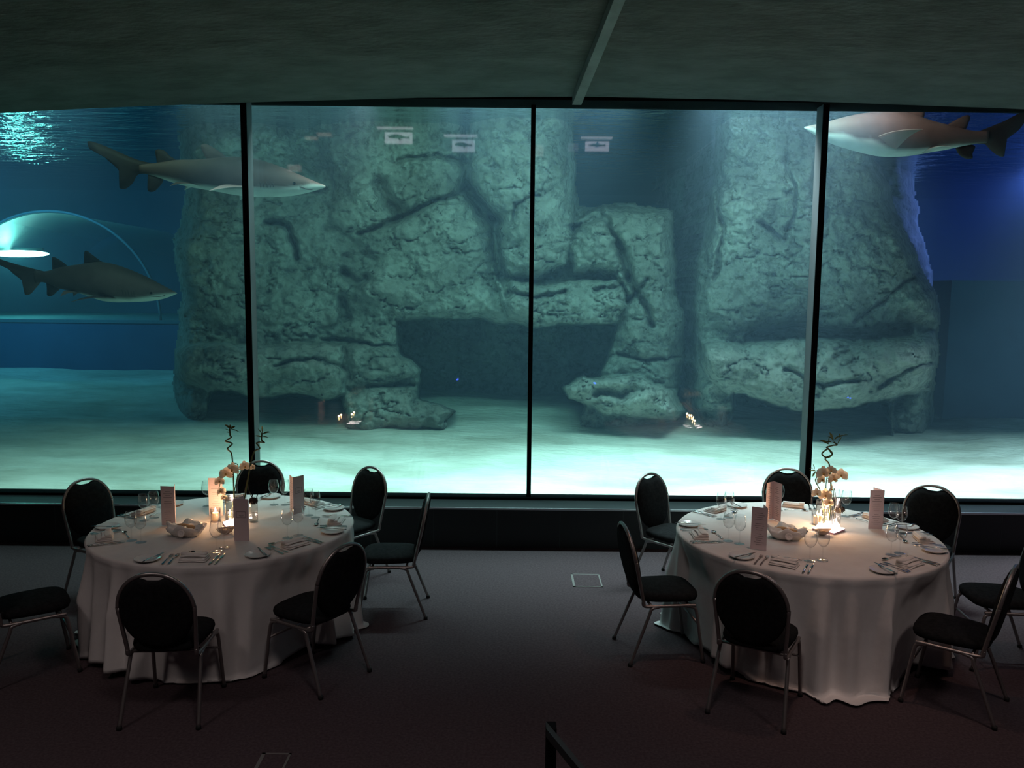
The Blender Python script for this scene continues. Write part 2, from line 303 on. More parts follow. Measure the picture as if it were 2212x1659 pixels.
# ------------------------------------------------------------------ rocks: relief from boulders, in the plane Y0
def seg_dist(px, py, a, b):
    ax, ay = a; bx, by = b; dx, dy = bx-ax, by-ay; t = np.clip(((px-ax)*dx+(py-ay)*dy)/(dx*dx+dy*dy+1e-9), 0, 1)
    return np.hypot(px-ax-t*dx, py-ay-t*dy)
def poly_sd(px, py, P):
    d = np.full(px.shape, 1e9); ins = np.zeros(px.shape, bool); n = len(P)
    for i in range(n):
        a, b = P[i], P[(i+1) % n]; d = np.minimum(d, seg_dist(px, py, a, b))
        c = ((a[1] > py) != (b[1] > py)) & (px < (b[0]-a[0])*(py-a[1])/((b[1]-a[1]) or 1e-9)+a[0]); ins ^= c
    return np.where(ins, d, -d)
def make_rock(name, Y0, box, sil, boulders, cracks, step, seed, back=1.6, rec=-.9, deep=()):
    x0, y0, x1, y1 = box
    nx = int((x1-x0)/step)+1; ny = int((y1-y0)/step)+1
    gx, gy = np.meshgrid(np.linspace(x0, x1, nx), np.linspace(y0, y1, ny))
    wx = gx+10*fbm(gx/45, gy/45, 4, seed)+3*fbm(gx/12, gy/12, 3, seed+5); wy = gy+10*fbm(gx/45+9, gy/45, 4, seed+1)+3*fbm(gx/12, gy/12, 3, seed+6)
    ss = poly_sd(wx, wy, sil)
    h = np.full(gx.shape, rec, float)+.10*fbm(gx/60, gy/60, 4, seed+2)
    for P in deep:
        sd = poly_sd(wx, wy, P[1]); h = np.where(sd > 0, np.minimum(h, h+(P[0]-rec)*np.clip(sd/10, 0, 1)), h)
    for hb, bulge, wd, P in boulders:
        sd = poly_sd(wx, wy, P); cxm = np.mean([p[0] for p in P]); cym = np.mean([p[1] for p in P])
        hh = hb-bulge+bulge*(1-np.exp(-np.clip(sd, 0, None)/(wd*.5)))+.0006*(gy-cym)*-1
        e = np.clip(sd/5, 0, 1); hh = hh*1.0
        h = np.where(sd > 0, np.maximum(h, h+(hh-h)*e), h)
    h = h+.24*fbm(gx/80, gy/60, 5, seed+3)+.06*fbm(gx/16, gy/13, 4, seed+4)
    rid = 1-np.abs(fbm(gx/55+.6*fbm(gx/40, gy/40, 3, seed+8), gy/38, 4, seed+7)); h = h-.09*np.clip((rid-.94)/.06, 0, 1)
    rid2 = 1-np.abs(fbm(gx/22, gy/16, 3, seed+12)); msk = np.clip(fbm(gx/90, gy/90, 3, seed+13)*3+.3, 0, 1); h = h-.045*np.clip((rid2-.88)/.12, 0, 1)*msk
    for wdt, dep, P in cracks:
        d = np.full(gx.shape, 1e9)
        for a, b in zip(P[:-1], P[1:]): d = np.minimum(d, seg_dist(wx, wy, a, b))
        h = h-dep*np.exp(-(d/wdt)**2)
    # round off towards the silhouette
    e = np.clip(ss/38, 0, 1); h = h-(1-np.sqrt(1-(1-e)**2))*back*.8
    keep = ss > -2
    _r_ = np.array(_r); _u_ = np.array(_u); _f_ = np.array(_f)
    d = _f_[None, None]+_r_*((gx-1106)/CAM_F)[..., None]-_u_*((gy-829.5)/CAM_F)[..., None]
    t = (Y0-h)/d[..., 1]; W = d*t[..., None]; W[..., 2] += CAM_H
    idx = -np.ones(gx.shape, int); idx[keep] = np.arange(keep.sum()); V = W[keep].tolist(); F4 = []
    A = idx[:-1, :-1]; B = idx[:-1, 1:]; Cc = idx[1:, 1:]; Dd = idx[1:, :-1]; ok = (A >= 0) & (B >= 0) & (Cc >= 0) & (Dd >= 0)
    F4 = np.stack([A[ok], Dd[ok], Cc[ok], B[ok]], 1)
    # extrude the rim backwards to give the rock its thickness
    E = np.concatenate([F4[:, [0, 1]], F4[:, [1, 2]], F4[:, [2, 3]], F4[:, [3, 0]]]); key = {}
    for a, b in E.tolist():
        if (b, a) in key: del key[(b, a)]
        else: key[(a, b)] = 1
    m = {}; F = F4.tolist()
    for (a, b) in key:
        for q in (a, b):
            if q not in m:
                m[q] = len(V); v = V[q]; V.append([v[0]*1.0, Y0+2.4, v[2]])
        F.append([b, a, m[a], m[b]])
    return mesh_obj(name, V, F, 'rock')
sil1 = [(398, 150), (1240, 150), (1240, 330), (1250, 440), (1290, 448), (1350, 438), (1452, 452), (1462, 560), (1462, 640), (1482, 700), (1480, 780), (1462, 860), (1488, 892), (1466, 912), (1380, 940), (1200, 960), (860, 960), (640, 960), (400, 950), (385, 880), (372, 820), (378, 740), (388, 660), (378, 520), (400, 440), (385, 330)]
B1 = [(.65, .5, 40, [(395, 150), (560, 150), (640, 300), (700, 400), (650, 470), (640, 600), (700, 640), (745, 640), (790, 690), (740, 732), (560, 733), (440, 736), (385, 690), (380, 520), (415, 440), (392, 330)]),
      (1.1, .5, 45, [(372, 752), (440, 737), (560, 741), (700, 738), (742, 748), (748, 850), (700, 868), (640, 852), (560, 856), (450, 848), (400, 830), (375, 812)]),
      (.55, .4, 30, [(378, 815), (440, 835), (440, 930), (385, 930)]),
      (.8, .5, 50, [(630, 150), (1010, 150), (1010, 400), (1050, 480), (1065, 560), (1080, 640), (1150, 705), (1000, 690), (930, 690), (850, 700), (790, 690), (750, 650), (745, 600), (800, 560), (760, 520), (700, 480), (715, 400)]),
      (1.15, .5, 50, [(1005, 150), (1250, 150), (1245, 420), (1240, 520), (1228, 575), (1160, 612), (1100, 600), (1078, 540), (1075, 470), (1020, 400)]),
      (1.05, .4, 30, [(1070, 600), (1160, 616), (1230, 608), (1335, 600), (1355, 660), (1338, 702), (1250, 706), (1150, 708), (1090, 690)]),
      (.95, .5, 45, [(1238, 470), (1290, 440), (1350, 430), (1460, 445), (1470, 560), (1470, 640), (1488, 700), (1482, 780), (1465, 850), (1300, 830), (1290, 800), (1330, 700), (1348, 640), (1330, 600), (1235, 600), (1232, 520)]),
      (1.3, .5, 30, [(1212, 835), (1250, 810), (1370, 812), (1465, 840), (1490, 892), (1465, 912), (1380, 908), (1290, 890), (1225, 862)]),
      (.7, .4, 30, [(742, 748), (800, 697), (845, 700), (866, 760), (912, 805), (870, 830), (800, 840), (744, 850)]),
      (.9, .4, 25, [(740, 850), (830, 835), (905, 830), (908, 862), (990, 885), (960, 935), (740, 935)])]
C1 = [(6, .35, [(780, 500), (850, 482), (900, 455), (960, 430), (1010, 406)]), (12, .55, [(1010, 404), (1040, 450), (1065, 470)]), (15, .45, [(822, 400), (838, 435), (855, 472)]), (9, .35, [(1065, 470), (1068, 540), (1085, 590), (1100, 640)]),
      (5, .25, [(1238, 488), (1285, 468), (1312, 474), (1348, 540)]), (11, .4, [(1335, 528), (1352, 575), (1355, 600)]), (8, .3, [(1355, 600), (1390, 655), (1405, 700)]), (5, .2, [(1350, 650), (1380, 625), (1400, 600)]),
      (7, .35, [(575, 480), (620, 490), (640, 560)]), (9, .3, [(735, 640), (745, 690)]), (5, .22, [(1100, 632), (1160, 645), (1215, 633)]), (5, .22, [(1290, 625), (1340, 615)]), (4, .2, [(700, 735), (860, 745)]),
      (4, .2, [(1160, 420), (1115, 440), (1110, 480)]), (10, .35, [(745, 590), (770, 610), (790, 600)]), (4, .2, [(560, 370), (640, 420), (700, 410)]), (5, .22, [(860, 345), (940, 335), (1010, 350)]), (5, .25, [(1000, 340), (1012, 400)]),
      (4, .2, [(600, 790), (680, 770), (740, 800)]), (4, .2, [(1330, 760), (1400, 775), (1470, 770)]), (14, .35, [(1290, 850), (1340, 852), (1370, 840)])]
CAVE = [(850, 690), (1000, 675), (1150, 695), (1345, 690), (1320, 780), (1290, 815), (1230, 960), (960, 960), (900, 860), (905, 800), (860, 760)]
r1 = make_rock('arched_rock', 12.6, (368, 150, 1500, 960), sil1, B1, C1, 3.0, 21, back=1.2, rec=.40, deep=[(-2.0, CAVE), (-1.3, [(450, 845), (745, 850), (745, 960), (430, 960)])])
tag(r1, 'wide grey-green rock arch with a dark low cave, behind the middle panes', 'rock')
sil2 = [(1555, 150), (1960, 150), (1892, 340), (1922, 400), (1950, 480), (1990, 560), (2024, 640), (2030, 700), (2030, 770), (2018, 830), (2012, 960), (1502, 960), (1500, 700), (1502, 560), (1540, 400)]
B2 = [(.9, .5, 55, [(1550, 150), (1800, 150), (1895, 330), (1922, 400), (1952, 480), (1992, 560), (2026, 640), (2028, 706), (1950, 712), (1850, 722), (1760, 706), (1690, 700), (1620, 724), (1510, 728), (1500, 640), (1530, 500), (1540, 350)]),
      (1.25, .6, 45, [(1512, 736), (1620, 738), (1700, 728), (1850, 738), (2025, 712), (2034, 760), (2020, 820), (1960, 850), (1900, 872), (1820, 888), (1740, 893), (1650, 872), (1560, 845), (1520, 800)]),
      (.0, .4, 30, [(1915, 895), (1970, 850), (2020, 790), (2018, 960), (1960, 960), (1925, 930)]),
      (.1, .4, 25, [(1485, 700), (1515, 740), (1530, 800), (1570, 870), (1580, 960), (1480, 960)])]
C2 = [(9, .4, [(1625, 722), (1700, 702), (1760, 712), (1850, 728), (1960, 712)]), (5, .28, [(1755, 360), (1762, 420), (1785, 455), (1775, 480)]), (4, .22, [(1700, 330), (1720, 420), (1700, 520)]), (4, .18, [(1980, 600), (1920, 640), (1850, 690)]),
      (4, .2, [(1545, 400), (1560, 500), (1545, 600)]), (4, .2, [(1640, 480), (1690, 520)]), (5, .2, [(1700, 800), (1780, 830), (1860, 820)]), (4, .2, [(1900, 840), (1960, 800), (2010, 780)])]
r2 = make_rock('tall_rock', 12.2, (1470, 150, 2050, 960), sil2, B2, C2, 3.0, 57, back=1.2, rec=.45, deep=[(-.5, [(1470, 880), (1580, 880), (1580, 980), (1470, 980)]), (-.5, [(1925, 860), (2060, 820), (2060, 980), (1925, 980)]), (-.5, [(1610, 712), (1700, 696), (1770, 704), (1900, 716), (1905, 735), (1700, 738), (1610, 736)]), (-1.7, [(1575, 835), (1930, 865), (1925, 960), (1575, 960)])])
tag(r2, 'tall grey-green rock column with a split overhanging lower boulder, behind the right mullion', 'rock')
sil3 = [(1440, 380), (1475, 340), (1600, 300), (1600, 960), (1440, 960), (1445, 700)]
r3 = make_rock('gap_rock', 15.8, (1430, 290, 1610, 960), sil3, [(.4, .4, 40, sil3)], [(5, .3, [(1500, 380), (1490, 600), (1515, 800)])], 4.0, 77)
tag(r3, 'dim narrow rock seen in the gap between the two large rocks', 'rock')
sil4 = [(1840, 330), (1940, 345), (1975, 375), (1985, 480), (2010, 560), (2020, 640), (2016, 800), (1900, 800)]
r4 = make_rock('shoulder_rock', 15.4, (1830, 325, 2040, 800), sil4, [(.4, .4, 30, sil4)], [(4, .2, [(1905, 420), (1980, 415)])], 4.0, 91)
tag(r4, 'hazy blue rock shoulder peeking out to the right of the tall rock', 'rock')

# ------------------------------------------------------------------ underwater tunnel and far plinths
TY = 15.6
pz = at_y(180, 690, TY).z
cxp = at_y(118, 700, TY); RR = at_y(345, 640, TY).x-cxp.x
tun = empty('viewing_tunnel', (cxp.x, TY, pz)); tag(tun, 'clear arched underwater viewing tunnel on a low wall, far left of the tank', 'tunnel')
def arch(r, n=40): return [(r*math.cos(PI*i/n), 0, r*math.sin(PI*i/n)) for i in range(n+1)]
MB().tube(arch(RR), .026, 8).build('arch_rim', mat('tunnel_rim', (.12, .20, .24), .5), tun)
q = MB(); A = arch(RR-.03); V = [(x, y, z) for y in (.03, 4.0) for x, _, z in A]; n = len(A)
q.add(V, [(i, i+1, n+i+1, n+i) for i in range(n-1)]); q.build('acrylic_shell', thin_glass('tunnel_acrylic', .015, .45, (.93, .97, .97)), tun)
MB().box((-5.5, -.1, -2.2), (at_y(375, 690, TY).x-cxp.x+.6, 4.2, -.06)).build('plinth', 'tankwall', tun, False)
MB().box((-5.5, -.12, -.06), (at_y(375, 690, TY).x-cxp.x+.6, 4.2, 0)).build('plinth_edge', mat('plinth_edge_lit', (.08, .16, .20), .7), tun, False)  # paler strip paints the lit line along the plinth top
tl = empty('tunnel_lamp', (at_y(40, 548, TY+1.2).x, TY+1.2, at_y(40, 548, TY+1.2).z)); tag(tl, 'bright white strip lamp glowing inside the underwater tunnel', 'lamp')
MB().blob((0, 0, 0), (.62, .10, .07)).build('tube', mat('tunnel_lamp_glow', (1, 1, 1), emit=(.55, 1, .9), es=14), tl)
MB().box((-.5, -.03, .06), (.5, .03, .12)).build('housing', 'black', tl, False)
l = D.lights.new('tunnel_glow', 'POINT'); l.energy = 70; l.color = (.25, 1, .85); l.shadow_soft_size = .15
o = D.objects.new('tunnel_glow', l); COL.objects.link(o); o.location = tl.location+Vector((.1, -.25, 0))
RY = 13.3
b = MB().box((at_y(2056, 610, RY).x, RY, -.3), (14.9, RY+.6, at_y(2110, 606, RY).z)); struct(b.build('wall_tank_plinth', 'tankwall', smooth=False))
# ------------------------------------------------------------------ sharks
GREY = np.array((.125, .085, .075)); BELLY = np.array((.50, .52, .48)); FIN = np.array((.022, .018, .018))
def shark(label, Yd, sc, ox, oy, face, rows, fins, blades, line, roll, eye, mouth, gills, grey=GREY, thick=.44):
    """rows: (x, top, bottom) of the body in pixels of a crop; fins: polygons in the side plane; blades: fins that stand off the flank"""
    px = lambda x: ox+x/sc
    py = lambda y: oy+y/sc
    xm = np.mean([r[0] for r in rows]); O = at_y(px(xm), py(np.mean([(r[1]+r[2])/2 for r in rows])), Yd)
    def L(x, y): p = at_y(px(x), py(y), Yd)-O; return p.x, p.z
    rows = sorted(rows); X0 = [r[0] for r in rows]
    xx = np.linspace(X0[0], X0[-1], 64); top = np.interp(xx, X0, [r[1] for r in rows]); bot = np.interp(xx, X0, [r[2] for r in rows])
    kk = np.array([1, 2, 3, 2, 1.])/9
    for _ in range(2):
        top[2:-2] = np.convolve(top, kk, 'valid'); bot[2:-2] = np.convolve(bot, kk, 'valid')
    ln = np.interp(xx, [p[0] for p in line], [p[1] for p in line])
    V = []; Cl = []; F = []; n = 36
    for i, x in enumerate(xx):
        X_, zt = L(x, top[i]); _, zb = L(x, bot[i]); _, zl = L(x, ln[i]); zc = (zt+zb)/2; hh = (zt-zb)/2
        t = i/63.; tt = t if face > 0 else 1-t
        wd = hh*(.62+.42*tt)*(1.15 if tt > .9 else 1)*thick/.44
        for k in range(n):
            a = 2*PI*k/n; s_, c_ = math.sin(a), math.cos(a)
            y = wd*np.sign(c_)*abs(c_)**.9; z = zc+hh*np.sign(s_)*abs(s_)**(.92 if s_ > 0 else 1.0)
            V.append((X_, y, z))
            f = np.clip((z-zl)/(.035)+.5, 0, 1); g = grey*(1.05+.55*np.clip((z-zc)/max(hh, .01), -1, 1)); Cl.append(BELLY*(1-f)+g*f)  # back lightened, lower flank darkened: light from above painted into the skin
    F = [(i*n+k, i*n+(k+1) % n, (i+1)*n+(k+1) % n, (i+1)*n+k) for i in range(63) for k in range(n)]+[tuple(range(n)), tuple(63*n+k for k in range(n))]
    for P, th, col in fins:
        P = [L(*p) for p in P]
        pts = [(p.x, p.y) for p in smoothpath([(a, b, 0) for a, b in P+[P[0]]], 4)[:-1]]
        m_ = len(pts); cx_ = sum(p[0] for p in pts)/m_; cz_ = sum(p[1] for p in pts)/m_; k0 = len(V)
        for s_, sh in ((-1, 1.0), (1, 1.0)):
            for p in pts: V.append((p[0], s_*.002, p[1])); Cl.append(col)
        for s_ in (-1, 1):
            for p in pts: V.append((cx_+(p[0]-cx_)*.55, s_*th, cz_+(p[1]-cz_)*.55)); Cl.append(col)
        for s_ in (-1, 1): V.append((cx_, s_*th*1.2, cz_)); Cl.append(col)
        for j in range(m_):
            a, b2 = j, (j+1) % m_
            F.append((k0+a, k0+b2, k0+m_+b2, k0+m_+a))
            for q_, s0, s1 in ((0, 0, 2*m_), (1, m_, 3*m_)):
                F.append((k0+s0+a, k0+s0+b2, k0+s1+b2, k0+s1+a)); F.append((k0+s1+a, k0+s1+b2, k0+4*m_+q_))
    for (root0, root1, tip, yr, yt, c0, c1) in blades:      # pectoral / pelvic: from the flank outwards, both sides mirrored
        for sd in (-1, 1):
            r0 = L(*root0); r1 = L(*root1); tp = L(*tip); k0 = len(V); ns, nc = 9, 7
            for i in range(ns):
                s = i/(ns-1); le = ((r0[0]*(1-s)+tp[0]*s), (r0[1]*(1-s)+tp[1]*s)); te = ((r1[0]*(1-s)+tp[0]*s), (r1[1]*(1-s)+tp[1]*s))
                yy = yr+(yt-yr)*s; bow = .25*math.sin(PI*s)
                for j in range(nc):
                    c = j/(nc-1); x_ = le[0]*(1-c)+te[0]*c+(le[0]-te[0])*bow*(1-c)*.6; z_ = le[1]*(1-c)+te[1]*c+.03*math.sin(PI*s)
                    for q_ in (1, -1):
                        V.append((x_, sd*yy, z_+q_*.010*math.sin(PI*min(1, c*.9+.1))*(1-s*.7))); Cl.append(c0 if q_ > 0 else c1)
            for i in range(ns-1):
                for j in range(nc-1):
                    for q_ in (0, 1):
                        a = k0+(i*nc+j)*2+q_; F.append((a, a+2, a+2+nc*2, a+nc*2))
                a = k0+(i*nc)*2; F.append((a, a+1, a+1+nc*2, a+nc*2)); a = k0+(i*nc+nc-1)*2; F.append((a, a+1, a+1+nc*2, a+nc*2))
    me = D.meshes.new('shark'); me.from_pydata([tuple(map(float, v)) for v in V], [], F); me.update(); me.materials.append(M['shark'])
    me.polygons.foreach_set('use_smooth', [True]*len(me.polygons))
    ca = me.color_attributes.new('Col', 'FLOAT_COLOR', 'POINT'); ca.data.foreach_set('color', np.c_[np.array(Cl), np.ones(len(Cl))].astype(np.float32).ravel())
    bm_ = bmesh.new(); bm_.from_mesh(me); bmesh.ops.recalc_face_normals(bm_, faces=bm_.faces); bm_.to_mesh(me); bm_.free()
    o = D.objects.new('shark', me); COL.objects.link(o); o.location = O; o.rotation_euler = (roll, 0, 0); tag(o, label, 'shark')
    def side_y(x, z):    # where the flank surface is, at local x, z
        i = int(np.clip(np.searchsorted(xx, x)-1, 0, 62)); zt = L(x, top[i])[1]; zb = L(x, bot[i])[1]; zc = (zt+zb)/2; hh = (zt-zb)/2
        t = i/63.; tt = t if face > 0 else 1-t; wd = hh*(.62+.42*tt)*(1.15 if tt > .9 else 1)*thick/.44
        s_ = np.clip((z-zc)/hh, -.98, .98); return wd*math.cos(math.asin(s_))**.9
    ex, ez = L(*eye)
    for sd in (-1, 1):
        e_ = MB().blob((ex, sd*(side_y(eye[0], ez)-.002), ez), (.016, .010, .014)); e_.build('eye', 'black', o)
    mp = [L(*p) for p in mouth]; 
    for sd in (-1, 1):
        MB().tube(smoothpath([(a, sd*(side_y(mouth[i][0], b)-.003), b) for i, (a, b) in enumerate(mp)], 6), [.002]+[.0055]*(6*(len(mp)-1)-1)+[.002], 6).build('mouth', mat('mouth_dark', (.03, .02, .02), .7) if 'mouth_dark' not in D.materials else D.materials['mouth_dark'], o)
    for sd in (-1, 1):
        g_ = MB()
        for (gx, gt, gb) in gills:
            pts = [(L(gx+3*math.sin(PI*i/6), gt+(gb-gt)*i/6)) for i in range(7)]
            g_.tube([(a, sd*(side_y(gx, b)-.0015), b) for a, b in pts], [.001, .004, .005, .005, .005, .004, .001], 5)
        g_.build('gill_slits', D.materials['mouth_dark'], o)
    return o
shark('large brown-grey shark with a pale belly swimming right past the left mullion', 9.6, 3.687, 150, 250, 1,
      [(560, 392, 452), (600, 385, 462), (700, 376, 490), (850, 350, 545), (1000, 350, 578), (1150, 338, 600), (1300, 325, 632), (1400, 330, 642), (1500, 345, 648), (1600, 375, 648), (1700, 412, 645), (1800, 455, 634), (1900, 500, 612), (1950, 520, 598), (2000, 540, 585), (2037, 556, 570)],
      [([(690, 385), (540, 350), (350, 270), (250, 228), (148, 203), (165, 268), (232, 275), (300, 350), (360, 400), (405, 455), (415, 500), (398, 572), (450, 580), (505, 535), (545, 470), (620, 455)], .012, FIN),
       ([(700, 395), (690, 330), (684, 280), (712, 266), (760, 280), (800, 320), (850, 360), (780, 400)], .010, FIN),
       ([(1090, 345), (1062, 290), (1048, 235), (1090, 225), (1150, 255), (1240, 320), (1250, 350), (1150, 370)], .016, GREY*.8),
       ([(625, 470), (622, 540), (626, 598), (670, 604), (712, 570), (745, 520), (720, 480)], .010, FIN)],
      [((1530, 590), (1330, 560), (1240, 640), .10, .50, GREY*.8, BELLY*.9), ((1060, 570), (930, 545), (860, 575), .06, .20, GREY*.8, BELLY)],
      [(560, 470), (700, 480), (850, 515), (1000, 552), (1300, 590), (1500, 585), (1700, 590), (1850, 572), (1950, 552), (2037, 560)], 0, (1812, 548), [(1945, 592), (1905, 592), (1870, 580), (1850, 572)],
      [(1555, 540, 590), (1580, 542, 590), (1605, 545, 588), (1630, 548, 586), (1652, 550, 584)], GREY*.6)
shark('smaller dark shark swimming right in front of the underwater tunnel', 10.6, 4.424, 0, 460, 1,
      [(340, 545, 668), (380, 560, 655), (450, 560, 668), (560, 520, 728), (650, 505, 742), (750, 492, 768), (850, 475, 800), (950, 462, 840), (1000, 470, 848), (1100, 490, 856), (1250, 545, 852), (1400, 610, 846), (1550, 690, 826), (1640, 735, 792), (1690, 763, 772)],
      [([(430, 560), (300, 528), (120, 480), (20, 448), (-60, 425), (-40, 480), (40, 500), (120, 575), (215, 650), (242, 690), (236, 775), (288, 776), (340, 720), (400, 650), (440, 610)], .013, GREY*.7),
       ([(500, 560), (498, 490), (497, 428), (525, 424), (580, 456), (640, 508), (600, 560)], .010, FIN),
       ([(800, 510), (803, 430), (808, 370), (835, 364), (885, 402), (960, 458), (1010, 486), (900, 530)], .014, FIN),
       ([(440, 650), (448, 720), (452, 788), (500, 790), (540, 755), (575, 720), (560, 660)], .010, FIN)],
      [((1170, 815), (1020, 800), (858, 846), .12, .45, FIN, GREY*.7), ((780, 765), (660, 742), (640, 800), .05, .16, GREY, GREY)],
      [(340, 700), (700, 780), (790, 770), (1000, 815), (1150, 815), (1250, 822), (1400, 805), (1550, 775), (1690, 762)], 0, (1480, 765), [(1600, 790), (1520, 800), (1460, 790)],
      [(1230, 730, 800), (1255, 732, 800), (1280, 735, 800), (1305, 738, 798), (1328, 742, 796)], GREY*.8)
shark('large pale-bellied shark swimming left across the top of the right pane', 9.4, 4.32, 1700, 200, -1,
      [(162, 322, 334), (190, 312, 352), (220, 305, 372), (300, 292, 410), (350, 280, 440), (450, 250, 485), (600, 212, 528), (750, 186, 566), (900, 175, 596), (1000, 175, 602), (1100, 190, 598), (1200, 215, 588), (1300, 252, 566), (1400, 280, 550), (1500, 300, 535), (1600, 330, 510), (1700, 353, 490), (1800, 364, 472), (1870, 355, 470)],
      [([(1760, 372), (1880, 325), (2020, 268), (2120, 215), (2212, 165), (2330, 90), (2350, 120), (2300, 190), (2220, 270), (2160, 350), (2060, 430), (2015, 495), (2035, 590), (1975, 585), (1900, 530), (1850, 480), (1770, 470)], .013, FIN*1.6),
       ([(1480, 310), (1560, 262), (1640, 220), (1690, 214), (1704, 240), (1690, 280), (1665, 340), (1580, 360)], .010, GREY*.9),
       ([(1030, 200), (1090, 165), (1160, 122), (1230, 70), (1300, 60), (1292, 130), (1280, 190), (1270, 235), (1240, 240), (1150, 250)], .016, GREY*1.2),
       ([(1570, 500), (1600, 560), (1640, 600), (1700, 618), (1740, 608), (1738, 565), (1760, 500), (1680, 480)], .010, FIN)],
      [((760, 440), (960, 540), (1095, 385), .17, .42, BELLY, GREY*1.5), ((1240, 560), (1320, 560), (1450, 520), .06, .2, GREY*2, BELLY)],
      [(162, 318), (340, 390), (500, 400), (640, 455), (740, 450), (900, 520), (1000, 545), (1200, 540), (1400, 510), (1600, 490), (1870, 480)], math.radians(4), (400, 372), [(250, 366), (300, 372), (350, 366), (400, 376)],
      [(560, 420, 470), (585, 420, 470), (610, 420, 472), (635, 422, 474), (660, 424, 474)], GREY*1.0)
# ------------------------------------------------------------------ chairs
def sup(a, e): return np.sign(a)*abs(a)**e
def make_chair():
    t = empty('banquet_chair')
    # seat pad, slightly domed, wider at the front
    rings = []
    for z, s in ((.425, .90), (.430, .97), (.448, 1.0), (.466, .985), (.476, .93), (.482, .80), (.486, .5), (.487, .1)):
        ring = []
        for k in range(40):
            a = 2*PI*k/40; x = sup(math.cos(a), .55)*.215; y = sup(math.sin(a), .55)*.215
            x *= 1-.10*(.5-y/.43); ring.append((x*s, y*s+.005, z))
        rings.append(ring)
    MB().loft(rings).build('seat', 'fabric', t)
    # oval back pad leaning backwards, dipped at the top for the hand hole
    def bp(x, z, off): return (x, -.195-(z-.44)*.20+off, z)
    def outline(s, n=48):
        out = []
        for k in range(n):
            a = 2*PI*k/n; x = sup(math.cos(a), .92)*.203*(1+.05*math.sin(a)-.06*(math.sin(a) < 0)*math.sin(a)**2); zz = sup(math.sin(a), .92)*.228
            z = .680+zz
            if zz > 0: z -= .030*math.exp(-(x/.06)**4)
            out.append((x*s, .678+(z-.678)*s))
        return out
    rings = []
    for off, s in ((-.026, .3), (-.026, .85), (-.020, .95), (-.008, 1.0), (.006, 1.0), (.020, .95), (.030, .82), (.036, .45), (.037, .05)):
        rings.append([bp(x, z, off) for x, z in outline(s)])
    MB().loft(rings).build('backrest', 'fabric', t)
    pts = [(-.195, -.185, .405), (-.195, -.19, .45)]; 
    for k in range(0, 33):
        a = PI-PI*k/32; pts.append(bp(sup(math.cos(a), .95)*.212, .690+sup(math.sin(a), .95)*.228, 0))
    pts += [(.195, -.19, .45), (.195, -.185, .405)]
    MB().tube(smoothpath(pts, 3), .0125, 8).build('back_frame', 'frame', t)
    for sd in (-1, 1):
        MB().tube(smoothpath([(sd*.195, -.19, .44), (sd*.195, -.185, .412), (sd*.197, -.15, .402), (sd*.2, 0, .402), (sd*.2, .13, .402), (sd*.2, .175, .400)], 5), .0115, 8).build('side_rail', 'frame', t)
        for y0, y1, x1 in ((-.13, -.275, .222), (.165, .235, .212)):
            s_ = 1 if y0 > 0 else -1
            lg = MB().tube(smoothpath([(sd*.2, y0-s_*.05, .398), (sd*.2, y0, .385), (sd*.203, y0+s_*.018, .34), (sd*(.203+x1)/2, (y0+y1)/2+s_*.008, .18), (sd*x1, y1, .012)], 5), .0115, 8).build('leg', 'frame', t)
            MB().lathe([(0, 0), (.016, 0), (.016, .018), (.012, .024), (0, .024)], 10, (sd*x1, y1, 0)).build('foot_cap', 'rubber', lg)
    MB().tube([(-.205, .188, .28), (.205, .188, .28)], .008, 8).build('stretcher', 'frame', t)
    for y in (-.13, .13): MB().tube([(-.2, y, .402), (.2, y, .402)], .009, 8).build('seat_support', 'frame', t)
    return t
TL = Vector((-2.10, 5.95, 0)); TR = Vector((2.15, 5.87, 0)); TRAD = .925; TZ = .765
chairs = [((-2.00, 4.74), (-.04, 1), 'black banquet chair in front of the left table, its back to the viewer'),
          ((-1.27, 5.17), (-.85, .53), 'black banquet chair turned sideways at the left table, beside its front edge'),
          ((-.93, 6.30), (-1, -.06), 'black banquet chair facing the left table from the open floor, next to the aisle'),
          ((-1.42, 7.06), (-.62, -.80), 'black banquet chair behind the left table, closest to the thin middle mullion'),
          ((-2.30, 7.22), (.02, -1), 'black banquet chair behind the orchid vase on the left table'),
          ((-3.28, 6.57), (.86, -.50), 'black banquet chair by the low wall, leftmost upright back in the photo'),
          ((-3.12, 5.20), (.80, .60), 'black banquet chair at the left frame edge, only its seat showing'),
          ((1.52, 4.84), (.50, .86), 'black banquet chair in front of the right table, its oval back to the viewer'),
          ((1.06, 5.58), (.99, .12), 'black banquet chair in profile facing the right table from the open floor'),
          ((1.40, 6.92), (.66, -.75), 'black banquet chair behind the right table, closest to the thin middle mullion'),
          ((2.47, 7.12), (-.16, -1), 'black banquet chair under the right mullion, behind the two menus of the right table'),
          ((3.36, 6.55), (-.58, -.81), 'black banquet chair by the low wall at the right table, rightmost upright back'),
          ((2.74, 4.90), (-.78, .62), 'black banquet chair at the bottom right corner, back leaning out of frame'),
          ((3.36, 5.50), (-.99, .10), 'black banquet chair at the right frame edge, half hidden behind the corner chair')]
ch0 = make_chair(); ch0['category'] = 'chair'; ch0['group'] = 'black banquet chairs around the two tables'
for i, (p, d, lb) in enumerate(chairs):
    rz = math.atan2(d[1], d[0])-PI/2
    if i == 0: ch0.location = (*p, 0); ch0.rotation_euler = (0, 0, rz); ch0['label'] = lb
    else: copy_tree(ch0, (*p, 0), rz, lb)
